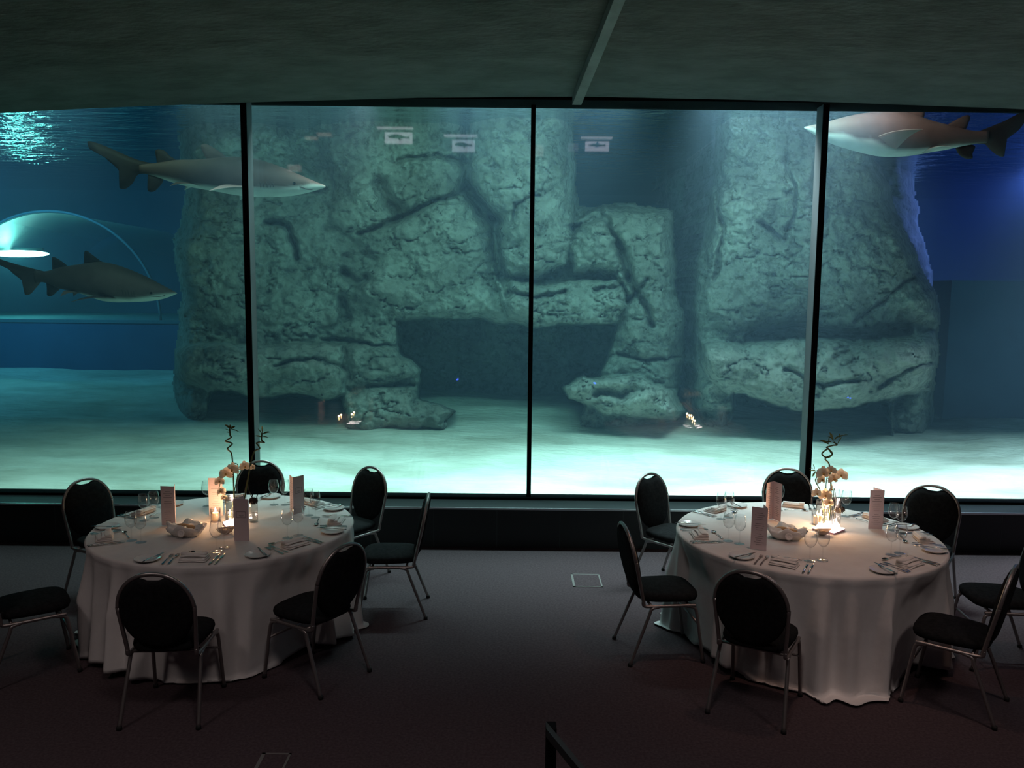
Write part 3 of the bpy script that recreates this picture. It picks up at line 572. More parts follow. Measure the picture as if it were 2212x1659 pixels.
# ------------------------------------------------------------------ tables and cloths
def make_table(C, label):
    t = empty('round_table', C); tag(t, label, 'table', 'round dining tables')
    MB().lathe([(0, TZ-.035), (.90, TZ-.035), (.905, TZ-.02), (.90, TZ-.007), (0, TZ-.007)], 64).build('tabletop', 'dark', t)
    for a in range(4):
        MB().tube([(.55*math.cos(a*PI/2+.6), .55*math.sin(a*PI/2+.6), TZ-.03), (.58*math.cos(a*PI/2+.6), .58*math.sin(a*PI/2+.6), 0)], .014, 8).build('leg', 'frame', t)
    return t
make_table(TL, 'round table hidden under the left white cloth'); make_table(TR, 'round table hidden under the right white cloth')
def cloth(C, label, seed, corner, hem, pool):
    r_ = np.random.RandomState(seed); n = 288; rows = 30
    th = 2*PI*np.arange(n)/n
    nf = 27; ph = np.sort(r_.uniform(0, 2*PI, 3))
    fold = np.sin(nf*th+1.5*np.sin(3*th+ph[0])+1.0*np.sin(5*th+ph[1]))+.5*np.sin(13*th+ph[2]*2)+.4*np.sin(41*th+ph[1])
    fold = fold/1.5
    cor = np.cos(4*(th-corner))                    # a square cloth hangs lowest at its corners
    V = []; F = []
    for s in (0, .25, .5, .7, .85, .95, .985): V += [(C.x+TRAD*s*math.cos(a), C.y+TRAD*s*math.sin(a), TZ+.0015*math.sin(6*a+9*s)*(s > 0)*(s < .9)) for a in th]
    k0 = 7
    L_ = np.interp(cor, [-1, 0, 1], [hem, hem+.05, TZ+.03])+pool*np.clip(np.cos(th-corner), 0, 1)**8
    lim = np.full(n, 1.2)                            # how far out the cloth may hang before it meets a seat
    for i, a in enumerate(th):
        for (cp, cdv, _l) in chairs:
            dn = math.hypot(*cdv); fx, fy = cdv[0]/dn, cdv[1]/dn; r = lim[i]
            while r > .6:
                inside = False
                for rr in np.linspace(r, .75, 24):
                    dx, dy = C.x+rr*math.cos(a)-cp[0], C.y+rr*math.sin(a)-cp[1]
                    if abs(dx*fy-dy*fx) < .25 and -.3 < dx*fx+dy*fy < .265: inside = True; break
                if not inside: break
                r = rr-.01
            lim[i] = r
    mn = np.minimum.reduce([np.roll(lim, s) for s in range(-4, 5)]); lim = sum(np.roll(mn, s) for s in range(-4, 5))/9
    for j in range(rows+1):
        t = j/rows
        for i, a in enumerate(th):
            Ln = L_[i]; d = Ln*t
            amp = .070*min(1, d/.35)**1.1
            r = TRAD+.004-.012*min(1, d/.05)+amp*(fold[i]*.75+.15)+.05*t*t
            z = TZ-d
            if d < .03: r = TRAD-.008+.012*math.sin(d/.03*PI/2); z = TZ-.014*(1-math.cos(d/.03*PI/2))-max(0, d-.014)*.3
            if z < .012:                             # the surplus spreads out on the carpet
                ex = .012-z; r += ex*.75+.02*math.sin(9*a+20*t); z = .012+.012*abs(math.sin(7*a+ex*30))*min(1, ex/.05)
            q_ = float(np.clip((.74-z)/.22, 0, 1)); q_ = q_*q_*(3-2*q_)
            if q_ > 0: r = r+(min(r, lim[i]+(.015 if z < .02 else 0))-r)*q_
            V.append((C.x+r*math.cos(a), C.y+r*math.sin(a), z))
    R_ = k0+rows+1
    F = [(j*n+i, j*n+(i+1) % n, (j+1)*n+(i+1) % n, (j+1)*n+i) for j in range(1, R_-1) for i in range(n)]
    V[0:n] = [(C.x, C.y, TZ)]*n; F += [(0, n+i, n+(i+1) % n) for i in range(n)]
    F = [f[::-1] if len(f) == 4 else f for f in F]
    o = mesh_obj('tablecloth', V, F, 'cloth'); m = o.modifiers.new('t', 'SOLIDIFY'); m.thickness = .0015; m.offset = -1
    return tag(o, label, 'tablecloth', 'floor-length white tablecloths')
cloth(TL, 'white floor-length cloth on the left round table', 3, math.radians(-75), .71, 0)
cloth(TR, 'white floor-length cloth on the right round table, one corner pooling on the carpet', 8, math.radians(-98), .70, .10)
# ------------------------------------------------------------------ tableware prototypes (origin at the table surface)
def make_fork():
    m = MB(); w_ = [(-.095, .0045), (-.09, .006), (-.05, .0045), (0, .0028), (.04, .003), (.055, .009), (.068, .0105)]
    def zf(y): return .003+.006*math.sin((y+.095)/.19*PI)**2+(.004 if y > .05 else 0)
    V = []; 
    for y, w0 in w_: V += [(-w0, y, zf(y)), (w0, y, zf(y)), (w0, y, zf(y)+.0022), (-w0, y, zf(y)+.0022)]
    m.add(V, [(i*4+k, i*4+(k+1) % 4, i*4+4+(k+1) % 4, i*4+4+k) for i in range(len(w_)-1) for k in range(4)]+[(3, 2, 1, 0)])
    for k in range(4):
        x = -.0105+.0058*k; m.box((x, .066, zf(.07)), (x+.0034, .100, zf(.07)+.002))
    return m.build('fork', 'steel', smooth=False)
def make_knife():
    m = MB(); m.tube([(0, -.115, .004), (0, -.09, .0055), (0, -.02, .005), (0, -.005, .004)], [.0045, .0065, .0055, .003], 8, flat=.6)
    m.prism([(-.0025, -.006), (.006, 0), (.009, .04), (.008, .085), (.001, .112), (-.0035, .10), (-.004, 0)], .003, .0045); return m.build('knife', 'steel')
def make_spoon():
    m = MB(); m.tube([(0, -.09, .004), (0, -.06, .007), (0, 0, .010), (0, .045, .006), (0, .052, .005)], [.006, .0045, .003, .003, .004], 8, flat=.45)
    V = []; 
    for i in range(7):
        for k in range(16):
            a = 2*PI*k/16; s = i/6; V.append((.017*s*math.cos(a), .072+.026*s*math.sin(a), .0015+.009*s*s))
    m.add(V, [(i*16+k, i*16+(k+1) % 16, (i+1)*16+(k+1) % 16, (i+1)*16+k) for i in range(6) for k in range(16)])
    return m.build('spoon', 'steel')
def make_plate():
    m = MB().lathe([(0, .004), (.050, .004), (.058, .006), (.080, .016), (.083, .017), (.083, .014), (.062, .003), (.055, 0), (0, 0)], 40)
    return m.build('side_plate', 'china')
def make_napkin():
    m = MB()
    def slab(x0, x1, y0, y1, z0, h, bow=.006):
        r = []
        for i in range(9):
            x = x0+(x1-x0)*i/8; b_ = bow*math.sin(PI*i/8); n_r = []
            for k in range(14):
                a = 2*PI*k/14; n_r.append((x, (y0+y1)/2+sup(math.cos(a), .5)*(y1-y0)/2+b_, z0+h/2+sup(math.sin(a), .7)*h/2+b_*.4))
            r.append(n_r)
        m.loft(r)
    slab(-.085, .085, -.055, .055, 0, .010); slab(-.085, .080, -.040, .055, .010, .010, -.004); slab(-.082, .078, -.020, .055, .020, .011, .007); slab(-.08, .074, .008, .050, .030, .012, -.006)
    slab(-.090, -.050, .010, .048, .026, .020, .0)
    return m.build('napkin', 'linen')
def make_glass():
    t = empty('wine_glass')
    MB().lathe([(.0, .0025), (.012, .003), (.034, .0012), (.036, .0004), (.034, 0), (0, 0)], 28).build('foot', 'glass', t)
    MB().tube([(0, 0, .002), (0, 0, .01), (0, 0, .03), (0, 0, .08), (0, 0, .094)], [.009, .0045, .0032, .0036, .008], 12, cap=False).build('stem', 'glass', t)
    pr = [(.002, .092), (.016, .097), (.028, .108), (.0375, .128), (.040, .148), (.0385, .17), (.0345, .192), (.0315, .205)]
    prs = [(p.x, p.y) for p in smoothpath([(a, b, 0) for a, b in pr], 3)]
    MB().lathe(prs+[(a-.0010, b) for a, b in prs[::-1]], 36).build('bowl', 'glass', t)
    return t
FK, KN, SP, PL, NP_, GL = make_fork(), make_knife(), make_spoon(), make_plate(), make_napkin(), make_glass()
used = set()
def put(proto, loc, rz, label, cat, group, rx=0):
    if proto.name not in used:
        used.add(proto.name); o = proto; o.location = loc; o.rotation_euler = (rx, 0, rz); o['label'] = label
    else: o = copy_tree(proto, loc, rz, label); o.rotation_euler = (rx, 0, rz)
    o['category'] = cat; o['group'] = group
    return o
def setting(C, deg, who, tb, glasses, jit):
    a = math.radians(deg); r_ = np.random.RandomState(jit); rz = a+PI/2
    def W(x, y, dz=0):      # local: x to the guest's right, y from the table edge inwards
        R_ = TRAD-y; px_ = C.x+R_*math.cos(a)-x*math.sin(a)*1; py_ = C.y+R_*math.sin(a)+x*math.cos(a)
        return (px_, py_, TZ+.002+dz)
    # guest looks towards the centre: right hand side is +tangent
    J = lambda s: r_.uniform(-s, s)
    G = 'of the %s table' % tb
    put(NP_, W(J(.01), .12), rz+J(.12), 'folded white napkin at the %s place %s' % (who, G), 'napkin', 'folded napkins on the tables')
    put(PL, W(-.275+J(.015), .14+J(.01)), 0, 'small white side plate at the %s place %s' % (who, G), 'plate', 'white side plates on the tables')
    put(KN, W(-.245+J(.01), .145, .0155), rz-.35+J(.15), 'steel butter knife resting on the side plate, %s place %s' % (who, G), 'knife', 'steel knives on the tables')
    put(FK, W(-.165, .13), rz+PI*0+J(.06), 'steel fork nearer the side plate, %s place %s' % (who, G), 'fork', 'steel forks on the tables')
    put(FK, W(-.128, .135), rz+J(.06), 'steel fork nearer the napkin, %s place %s' % (who, G), 'fork', 'steel forks on the tables')
    put(KN, W(.130, .13), rz+J(.06), 'steel knife nearer the napkin, %s place %s' % (who, G), 'knife', 'steel knives on the tables')
    put(KN, W(.162, .135), rz+J(.06), 'steel outer knife right of the napkin, %s place %s' % (who, G), 'knife', 'steel knives on the tables')
    put(SP, W(.0+J(.02), .262), rz+PI/2+J(.15), 'steel dessert spoon above the napkin, %s place %s' % (who, G), 'spoon', 'steel dessert spoons on the tables')
    for i, (gx, gy) in enumerate(glasses):
        put(GL, W(gx, gy), rz, ('empty wine glass standing closer to the knives, %s place %s' if i == 0 else 'empty wine glass standing closer to the table centre, %s place %s') % (who, G), 'wine glass', 'empty wine glasses on the tables')
g2 = [(.13, .29), (.20, .345)]; gt = [(.08, .31), (.165, .30)]
for deg, who, gl in ((-85, 'front', [(.10, .29), (.13, .37)]), (-37, 'front right', gt), (8, 'right side', g2), (53, 'rear right', g2), (103, 'rear', g2), (157, 'rear left', gt), (207, 'left side', g2)):
    setting(TL, deg, who, 'left', gl, int(deg)+100)
for deg, who, gl in ((-119, 'front left', g2), (-57, 'front right', gt), (-8, 'right side', [(.13, .235), (.205, .265)]), (31, 'rear right', [(.17, .26), (.245, .30)]), (78, 'rear', g2), (130, 'rear left', gt), (186, 'left side', g2)):
    setting(TR, deg, who, 'right', gl, int(deg)+300)
# ------------------------------------------------------------------ menus
def make_menu():
    t = empty('menu_card'); w_, h, op = .105, .295, 1.0
    for sd, nm in ((-1, 'cover'), (1, 'inner_leaf')):
        c, s = math.cos(op), math.sin(op)
        a = MB(); a.add([(0, 0, 0), (sd*w_*c, -w_*s, 0), (sd*w_*c, -w_*s, h), (0, 0, h), (0, .0008, 0), (sd*w_*c, -w_*s+.0009, 0), (sd*w_*c, -w_*s+.0009, h), (0, .0008, h)],
                        [(0, 1, 2, 3), (7, 6, 5, 4), (0, 4, 5, 1), (3, 2, 6, 7), (1, 5, 6, 2), (0, 3, 7, 4)])
        leaf = a.build(nm, 'card', t, False)
        tx = MB(); r_ = np.random.RandomState(4+sd)
        for k in range(16):
            z = h*.86-k*.0145; hw = w_*r_.uniform(.14, .34)
            if k in (4, 9): continue
            u0, u1 = w_/2-hw, w_/2+hw
            tx.add([(sd*u0*c, -u0*s-.0006, z), (sd*u1*c, -u1*s-.0006, z), (sd*u1*c, -u1*s-.0006, z+.0022), (sd*u0*c, -u0*s-.0006, z+.0022)], [(0, 1, 2, 3)])
        o = tx.build('text_lines', 'ink', leaf, False)
        if sd > 0: MB().add([(v[0], v[1]+.0022, v[2]) for v in tx.v], tx.f).build('printed_text', 'ink', leaf, False)

        # the outside of the card carries a rounded frame emblem
        lg = MB(); 
        def P(u, z): return (sd*u*c, -u*s+.0016, z)
        for (ua, za, ub, zb) in ((.022, .205, .084, .205), (.084, .205, .084, .163), (.084, .163, .022, .163), (.022, .163, .022, .205), (.038, .178, .07, .178), (.046, .171, .064, .171)):
            if sd > 0: break
            du, dz = (0, .0011) if za == zb else (.0011, 0)
            lg.add([P(ua-du, za-dz), P(ub+du if za == zb else ua+du, zb-dz if za == zb else za-dz), P(ub+du, zb+dz), P(ua-du if za == zb else ub-du, za+dz if za == zb else zb+dz)], [(0, 1, 2, 3)])
        if sd < 0: lg.build('emblem', 'ink', leaf, False)
    return t
MN = make_menu()
def menu(px, py, face, label, lean=0):
    p = at_z(px, py, TZ+.0025); put(MN, (p.x, p.y, TZ+.0025), face, label, 'menu', 'folded menu cards on the tables')
menu(379, 1136, math.radians(232), 'pink-lit folded menu card, leftmost on the left table')
menu(482, 1114, math.radians(240), 'folded menu card behind the orchid, close to the candle on the left table')
menu(506, 1168, math.radians(122), 'tall folded menu card with emblem in front of the left vase')
menu(634, 1112, math.radians(176), 'V-shaped open menu card behind the wine glasses, right half of the left table')
menu(1655, 1190, math.radians(212), 'mauve folded menu card standing before the basket, left half of the right table')
menu(1668, 1120, math.radians(-14), 'mauve folded menu card between the bread basket and the rear chair, right table')
menu(1906, 1143, math.radians(236), 'pink folded menu card with printed text beside the glowing vase, right table')
# ------------------------------------------------------------------ baskets and small bowls
def make_basket():
    t = empty('bread_basket')
    w_ = MB(); 
    for z, rx, ry in ((.004, .085, .06), (.035, .105, .075), (.056, .118, .085)):
        w_.tube([(rx*math.cos(a), ry*math.sin(a), z) for a in np.linspace(0, 2*PI, 41)], .0022, 6, cap=False)
    for a in np.linspace(0, 2*PI, 29)[:-1]:
        w_.tube([(.085*math.cos(a), .06*math.sin(a), .003), (.103*math.cos(a), .074*math.sin(a), .035), (.118*math.cos(a), .085*math.sin(a), .056)], .0014, 5)
    w_.build('wire_frame', 'wire', t)
    V = []; n = 60; prof = [(.0, .060), (.45, .066), (.8, .058), (1.02, .075), (1.14, .066), (1.08, .045), (.93, .03), (.80, .006), (0, .006)]
    for j, (s, z) in enumerate(prof):
        for k in range(n):
            a = 2*PI*k/n; wv = 1+.06*math.sin(9*a+j)+.03*math.sin(23*a)
            V.append((.122*s*wv*math.cos(a), .090*s*wv*math.sin(a), max(.003, z+(.016*math.sin(4*a+1)+.008*math.sin(9*a+j)) *(1 if 1 < j < 6 else .3))))
    F = [(j*n+k, j*n+(k+1) % n, (j+1)*n+(k+1) % n, (j+1)*n+k) for j in range(len(prof)-1) for k in range(n)]
    mesh_obj('linen_liner', V, F, 'linen', t)
    k = MB().lathe([(.018, .0), (.025, .004), (.026, .012), (.020, .017), (.014, .012), (.006, .008), (0, .014)], 20, (0, 0, 0)).build('linen_knot', 'linen', t)
    k.location = (.02, -.098, .038); k.rotation_euler = (1.2, 0, 0)
    b_ = MB(); b_.blob((-.03, .01, .060), (.05, .026, .018)); b_.blob((.035, -.005, .058), (.045, .028, .016)); b_.build('bread_rolls', 'bread', t)
    return t
BK = make_basket()
p = at_z(403, 1156, TZ); put(BK, (p.x, p.y, TZ+.002), math.radians(-8), 'oval wire basket lined with a cream napkin on the left table', 'basket', 'napkin-lined wire baskets')
p = at_z(1698, 1163, TZ); put(BK, (p.x, p.y, TZ+.002), math.radians(-20), 'oval wire basket lined with a cream napkin on the right table', 'basket', 'napkin-lined wire baskets')
def make_bowl():
    t = empty('butter_bowl'); V = []; n = 36
    for j, (r, z) in enumerate([(0, .004), (.02, .004), (.035, .015), (.05, .034), (.053, .036), (.048, .028), (.034, .010), (.02, 0), (0, 0)]):
        for k in range(n):
            a = 2*PI*k/n; s = 1+.28*abs(math.cos(a))**6*(r > .03); V.append((r*s*math.cos(a), r*math.sin(a)*.85, z+(.010*abs(math.cos(a))**4 if 2 < j < 6 else 0)))
    mesh_obj('dish', V, [(j*n+k, j*n+(k+1) % n, (j+1)*n+(k+1) % n, (j+1)*n+k) for j in range(8) for k in range(n)], mat('bowl_glaze', (.52, .40, .32), .35), t)
    b_ = MB()
    for i, (x, y) in enumerate(((0, 0), (.016, .008), (-.015, .006))): b_.blob((x, y, .022), (.013, .013, .011))
    b_.build('butter', mat('butter_pat', (.5, .33, .18), .5), t); return t
BO = make_bowl()
p = at_z(487, 1153, TZ); put(BO, (p.x, p.y, TZ+.002), .3, 'small brown butter bowl beside the candle, left table', 'bowl', 'small butter bowls')
p = at_z(1776, 1156, TZ); put(BO, (p.x, p.y, TZ+.002), .1, 'small brown butter bowl before the lit vase, right table', 'bowl', 'small butter bowls')
# ------------------------------------------------------------------ centrepieces
def light_base(p, rz, label, s=.075):
    t = empty('light_base', (p.x, p.y, TZ+.002), rz); tag(t, label, 'lamp', 'square lamp bases under the vases')
    MB().box((-s, -s, 0), (s, s, .014)).build('casing', mat('pink_casing', (.7, .4, .5), .4) if 'pink_casing' not in D.materials else D.materials['pink_casing'], t, False, bevel=.002)
    MB().box((-s+.004, -s+.004, .014), (s-.004, s-.004, .0175)).build('glowing_top', 'glow', t, False)
    return t
def vase(p, z, r, h, label, square=False):
    t = empty('glass_vase', (p.x, p.y, z)); tag(t, label, 'vase', 'clear glass vases')
    pr = [(0, .006), (r*.93, .006), (r*.95, h*.5), (r*.97, h), (r, h), (r*.985, h*.5), (r*.96, 0), (0, 0)]
    MB().lathe(pr, 8 if square else 32).build('glass_wall', 'vaseg', t, not square)
    MB().lathe([(0, .008), (r*.92, .008), (r*.925, h*.45), (0, h*.45)], 8 if square else 32).build('water_fill', 'glass', t)
    return t
def candle(p, z, label, r=.028, h=.07, es=1):
    t = empty('candle', (p.x, p.y, z)); tag(t, label, 'candle', 'lit candles on the tables')
    MB().lathe([(0, 0), (r, 0), (r, h-.004), (r-.004, h), (r*.5, h-.004), (0, h-.005)], 24).build('wax_body', 'wax', t)
    MB().tube([(0, 0, h-.006), (0, 0, h+.006)], .0012, 5).build('wick', 'black', t)
    MB().lathe([(0, h+.001), (.004, h+.006), (.0062, h+.014), (.005, h+.024), (.002, h+.034), (0, h+.040)], 12).build('flame', 'flame', t)
    l = D.lights.new('candle_light', 'POINT'); l.energy = 2.6*es; l.color = (1, .55, .27); l.shadow_soft_size = .012
    o = D.objects.new('candle_light', l); COL.objects.link(o); o.location = (p.x, p.y, z+h+.055); return t
def tumbler(p, label, r=.042, h=.12):
    t = empty('candle_holder', (p.x, p.y, TZ+.002)); tag(t, label, 'candle holder', 'clear glass candle holders')
    MB().lathe([(0, .005), (r*.92, .005), (r*.97, h), (r, h), (r*.95, 0), (0, 0)], 32).build('glass_wall', 'glass', t); return t
def leaf_blade(m, p, d, ln, wd):
    d = Vector(d).normalized(); s = d.cross(Vector((.2, 1, .1))).normalized(); n_ = s.cross(d); V = []
    for i in range(6):
        t = i/5; w_ = wd*math.sin(PI*(.08+.92*t))**.8*(1 if t < 1 else .05); c = Vector(p)+d*ln*t+Vector((0, 0, -.35*ln*t*t))+n_*.004
        V += [c-s*w_, c+n_*.0015, c+s*w_]
    m.add(V, [(i*3+k, i*3+k+1, i*3+4+k, i*3+3+k) for i in range(5) for k in range(2)])
def bamboo(pts, label, leaves, r=.0055):
    """curly stem through world points, leaf shoots at the tip"""
    o0 = Vector(pts[0]); t = empty('curly_bamboo', o0); tag(t, label, 'bamboo', 'curly bamboo stems')
    MB().tube(smoothpath([Vector(p)-o0 for p in pts], 7), r, 8).build('stalk', 'stem', t)
    lf = MB()
    for (px_, py_, dx, dz, ln, wd, Y_) in leaves: q = at_y(px_, py_, Y_)-o0; leaf_blade(lf, q, (dx, random.uniform(-.4, .4), dz), ln, wd)
    lf.build('leaves', 'leaf', t); return t
def orchid(base, path, flowers, label, Y_):
    o0 = Vector(base); t = empty('orchid_spray', o0); tag(t, label, 'orchid', 'white orchid sprays')
    MB().tube(smoothpath([Vector(p)-o0 for p in path], 6), .003, 6).build('stem', 'stem', t)
    for (px_, py_, s, az, tilt) in flowers:
        c = at_y(px_, py_, Y_+random.uniform(-.03, .02))-o0; f = MB()
        for k, (an, ln, wd) in enumerate(((90, 1, .62), (205, 1, .55), (335, 1, .55), (20, .95, .9), (160, .95, .9))):
            an = math.radians(an); V = []
            for i in range(6):
                u = i/5; ww = wd*.62*math.sin(PI*(.12+.78*u))**.6
                for v in (-1, -.5, 0, .5, 1):
                    rr = u*ln; V.append((s*(rr*math.cos(an)-ww*v*math.sin(an)), s*(-.25*u+.3*u*u+.12*abs(v)*u-.02*k), s*(rr*math.sin(an)+ww*v*math.cos(an))))
            f.add(V, [(i*5+j, i*5+j+1, i*5+6+j, i*5+5+j) for i in range(5) for j in range(4)])
        o = f.build('flower', 'petal', t); o.location = c; o.rotation_euler = (tilt, 0, az)
        o.scale = (1.25, 1.25, 1.25); l2 = MB().blob((0, -.25*s, -.08*s), (.16*s, .2*s, .2*s), 6); l2.build('lip', 'lip', o)
    return t
def cone_flower(path, label, r=.03):
    o0 = Vector(path[0]); t = empty('dried_flower', o0); tag(t, label, 'flower', 'dark drooping flower heads')
    MB().tube(smoothpath([Vector(p)-o0 for p in path], 6), .0025, 6).build('stem', mat('brown_stem', (.07, .05, .03), .7) if 'brown_stem' not in D.materials else D.materials['brown_stem'], t)
    e = Vector(path[-1])-o0; h = MB(); h.blob((e.x, e.y, e.z-.005), (r, r*.8, r*.75), 8)
    for i in range(60):
        a = i*2.4; v = -1+2*(i+.5)/60; q = math.sqrt(1-v*v); p0 = Vector((e.x+q*math.cos(a)*r, e.y+q*math.sin(a)*r*.8, e.z-.005+v*r*.75)); d = (p0-e).normalized()
        h.tube([p0-d*.006, p0+d*.004, p0+d*.010+Vector((0, 0, -.004))], [.006, .005, .0008], 5)
    h.build('head', 'cone', t); return t
# left table
pL = at_z(503, 1135, TZ); pC = at_z(466, 1126, TZ)
light_base(pL, .5, 'glowing white lamp base under the orchid vase, left table', .062)
vL = vase(pL, TZ+.021, .052, .20, 'tall clear vase of orchids and curly bamboo on the left table')
tumbler(pC, 'clear glass around the lit candle behind the left menu card', .036, .10)
candle(pC, TZ+.008, 'short amber candle in a glass beside the left vase', .024, .06, .5)
pS = at_z(548, 1128, TZ); vase(pS, TZ+.002, .034, .15, 'small clear faceted vase right of the emblem menu, left table', True)
YL = pL.y
candle(Vector((pL.x-.018, pL.y-.005, 0)), TZ+.030, 'slim lit candle inside the left orchid vase', .012, .05, 1.1)
Pw = lambda x, y, Y_=YL: tuple(at_y(x, y, Y_))
def gp(p, dx=0): return (p.x+dx, p.y, TZ+.035)
bamboo([gp(pL, .01), Pw(506, 1080), Pw(503, 1010), Pw(500, 980), Pw(493, 972, YL-.02), Pw(492, 968, YL-.03), Pw(501, 960, YL), Pw(498, 956, YL+.02), Pw(487, 953, YL), Pw(499, 945, YL-.02), Pw(497, 940, YL), Pw(496, 926)], 'curly bamboo stem with a leafy tip, left of the two on the left table',
       [(496, 926, -.7, 1, .06, .009, YL), (497, 926, .1, 1, .05, .009, YL), (498, 927, .8, .9, .05, .008, YL), (499, 928, 1, .1, .075, .004, YL), (496, 932, -1, .9, .05, .003, YL), (496, 935, -1, .5, .03, .004, YL)])
bamboo([gp(pL, .02), Pw(527, 1080), Pw(542, 1000), Pw(550, 975), Pw(561, 969, YL-.02), Pw(556, 960), Pw(554, 957, YL+.03), Pw(563, 955, YL+.02), Pw(571, 956, YL-.01), Pw(565, 950, YL-.02), Pw(566, 935)], 'curly bamboo stem in front of the left mullion, left table',
       [(566, 936, .1, 1, .10, .006, YL), (567, 938, 1, .7, .07, .006, YL), (565, 945, -1, .7, .06, .006, YL), (566, 940, -.4, 1, .08, .004, YL), (566, 944, 1, .3, .06, .004, YL)])
orchid(gp(pL, -.01), [gp(pL, -.01), Pw(505, 1070), Pw(515, 1010), Pw(500, 1003), Pw(480, 1030), Pw(470, 1070)],
       [(488, 1024, .040, .2, -.2), (503, 1014, .042, -.3, .1), (528, 1008, .034, .8, 0), (546, 1010, .020, 1.0, 0), (474, 1040, .030, .4, -.4), (478, 1062, .030, -.2, -.5), (484, 1075, .020, .5, -.3)], 'cascading cream orchid spray over the left vase', YL-.05)
cone_flower([gp(pL, .03), Pw(531, 1050), Pw(534, 1038), Pw(538, 1060), Pw(547, 1080, YL+.02)], 'dark dried flower head hanging right of the left vase', .026)
# right table
pR = at_z(1790, 1146, TZ); YR = pR.y
light_base(pR, .75, 'glowing white lamp base under the right vases', .085)
vR = vase(Vector((pR.x-.035, pR.y+.015, 0)), TZ+.021, .060, .20, 'wide clear vase full of candle glow on the right table')
p2 = Vector((pR.x+.055, pR.y-.0, 0)); vase(p2, TZ+.021, .028, .22, 'slim clear bud vase beside the wide vase, right table')
p3 = at_z(1763, 1128, TZ)
tumbler(Vector((pR.x-.03, pR.y+.16, 0)), 'clear candle glass behind the wide vase, right table', .04, .11)
candle(Vector((pR.x-.03, pR.y+.16, 0)), TZ+.008, 'lit candle in the glass behind the wide vase, right table', .026, .06, .5)
candle(Vector((pR.x-.065, pR.y-.0, 0)), TZ+.030, 'slim lit candle left inside the wide right vase', .012, .085, 1.0)
candle(Vector((pR.x-.012, pR.y-.0, 0)), TZ+.030, 'slim lit candle right inside the wide right vase', .012, .06, .8)
bamboo([gp(pR), Pw(1795, 1060, YR), Pw(1792, 1010, YR), Pw(1789, 999, YR), Pw(1783, 993, YR-.02), Pw(1785, 988, YR), Pw(1797, 983, YR-.02), Pw(1794, 976, YR), Pw(1788, 970, YR+.02), Pw(1776, 979, YR+.01), Pw(1780, 986, YR), Pw(1790, 988, YR-.03), Pw(1798, 980, YR-.04), Pw(1790, 970, YR-.02), Pw(1786, 966, YR), Pw(1800, 962, YR), Pw(1808, 961, YR), Pw(1801, 955, YR)],
       'tall looping curly bamboo stem rising above the right table',
       [(1790, 960, -1, .9, .09, .009, YR), (1790, 958, 0, 1, .07, .004, YR), (1800, 952, -.2, 1, .10, .008, YR), (1800, 950, -1, 1, .07, .005, YR), (1803, 950, .8, 1, .06, .005, YR), (1809, 960, .3, 1, .10, .004, YR), (1812, 945, 1, 1, .05, .006, YR), (1822, 941, 1, .6, .04, .003, YR), (1796, 955, -1, .3, .05, .006, YR), (1812, 945, .3, 1, .05, .004, YR)])
bamboo([gp(pR, -.03), Pw(1775, 1070, YR), Pw(1762, 1040, YR), Pw(1764, 1030, YR), Pw(1762, 1018, YR)], 'short curly bamboo shoot left of the right orchids',
       [(1762, 1018, -1, .5, .055, .006, YR), (1761, 1020, -.4, -.6, .03, .007, YR), (1760, 1014, -.2, 1, .06, .003, YR), (1764, 1018, .9, .9, .055, .004, YR), (1757, 1012, -1, .3, .03, .004, YR)], .004)
orchid(gp(pR, -.01), [gp(pR, -.01), Pw(1786, 1090, YR), Pw(1784, 1050, YR), Pw(1790, 1025, YR), Pw(1810, 1020, YR)],
       [(1778, 1022, .042, .1, .1), (1796, 1016, .030, -.5, .3), (1800, 1034, .040, .4, 0), (1817, 1027, .040, -.3, -.2), (1774, 1036, .036, .5, -.2), (1764, 1066, .032, .2, 0), (1783, 1070, .040, -.3, -.1), (1790, 1086, .034, .2, -.4), (1795, 1056, .030, .9, .2)], 'dense cream orchid cluster above the lit vase, right table', YR-.06)
cone_flower([(p2.x, p2.y, TZ+.035), Pw(1801, 1080, YR), Pw(1802, 1055, YR), Pw(1806, 1075, YR+.03), Pw(1815, 1099, YR+.06)], 'dark dried flower head hanging right of the right vases', .028)
# ------------------------------------------------------------------ rear hall: posters, lamps, floor boxes
def floor_box(x0, x1, y0, y1, label):
    a = at_z(x0, y0, 0); b = at_z(x1, y1, 0); cx_, cy_ = (a.x+b.x)/2, (a.y+b.y)/2; hx, hy = abs(b.x-a.x)/2, abs(b.y-a.y)/2
    t = empty('floor_socket_box', (cx_, cy_, 0)); tag(t, label, 'floor socket', 'square socket boxes in the carpet')
    f = MB(); w_ = .012
    for q in (((-hx, -hy, 0), (hx, -hy+w_, .004)), ((-hx, hy-w_, 0), (hx, hy, .004)), ((-hx, -hy, 0), (-hx+w_*1.6, hy, .004)), ((hx-w_, -hy, 0), (hx, hy, .004))): f.box(*q)
    f.build('rim', mat('socket_rim', (.20, .19, .18), .5, .3) if 'socket_rim' not in D.materials else D.materials['socket_rim'], t, False)
    MB().box((-hx+w_, -hy+w_, 0), (hx-w_, hy-w_, .003)).build('lid', 'carpet', t, False)
floor_box(1238, 1294, 1268, 1241, 'square socket box set in the carpet between the two tables')
floor_box(545, 630, 1668, 1628, 'square socket box in the carpet at the bottom edge of the photo')
RWY = -3.0; MY = 2*GY-RWY
POST = [(861, 298, 58, 23, (.55, .56, .64), 'whale', 853, 276, 76), (1001, 315, 48, 24, (.42, .46, .55), 'whale', 995, 293, 70), (1290, 316, 50, 20, (.50, .46, .56), 'shark', 1289, 297, 66)]
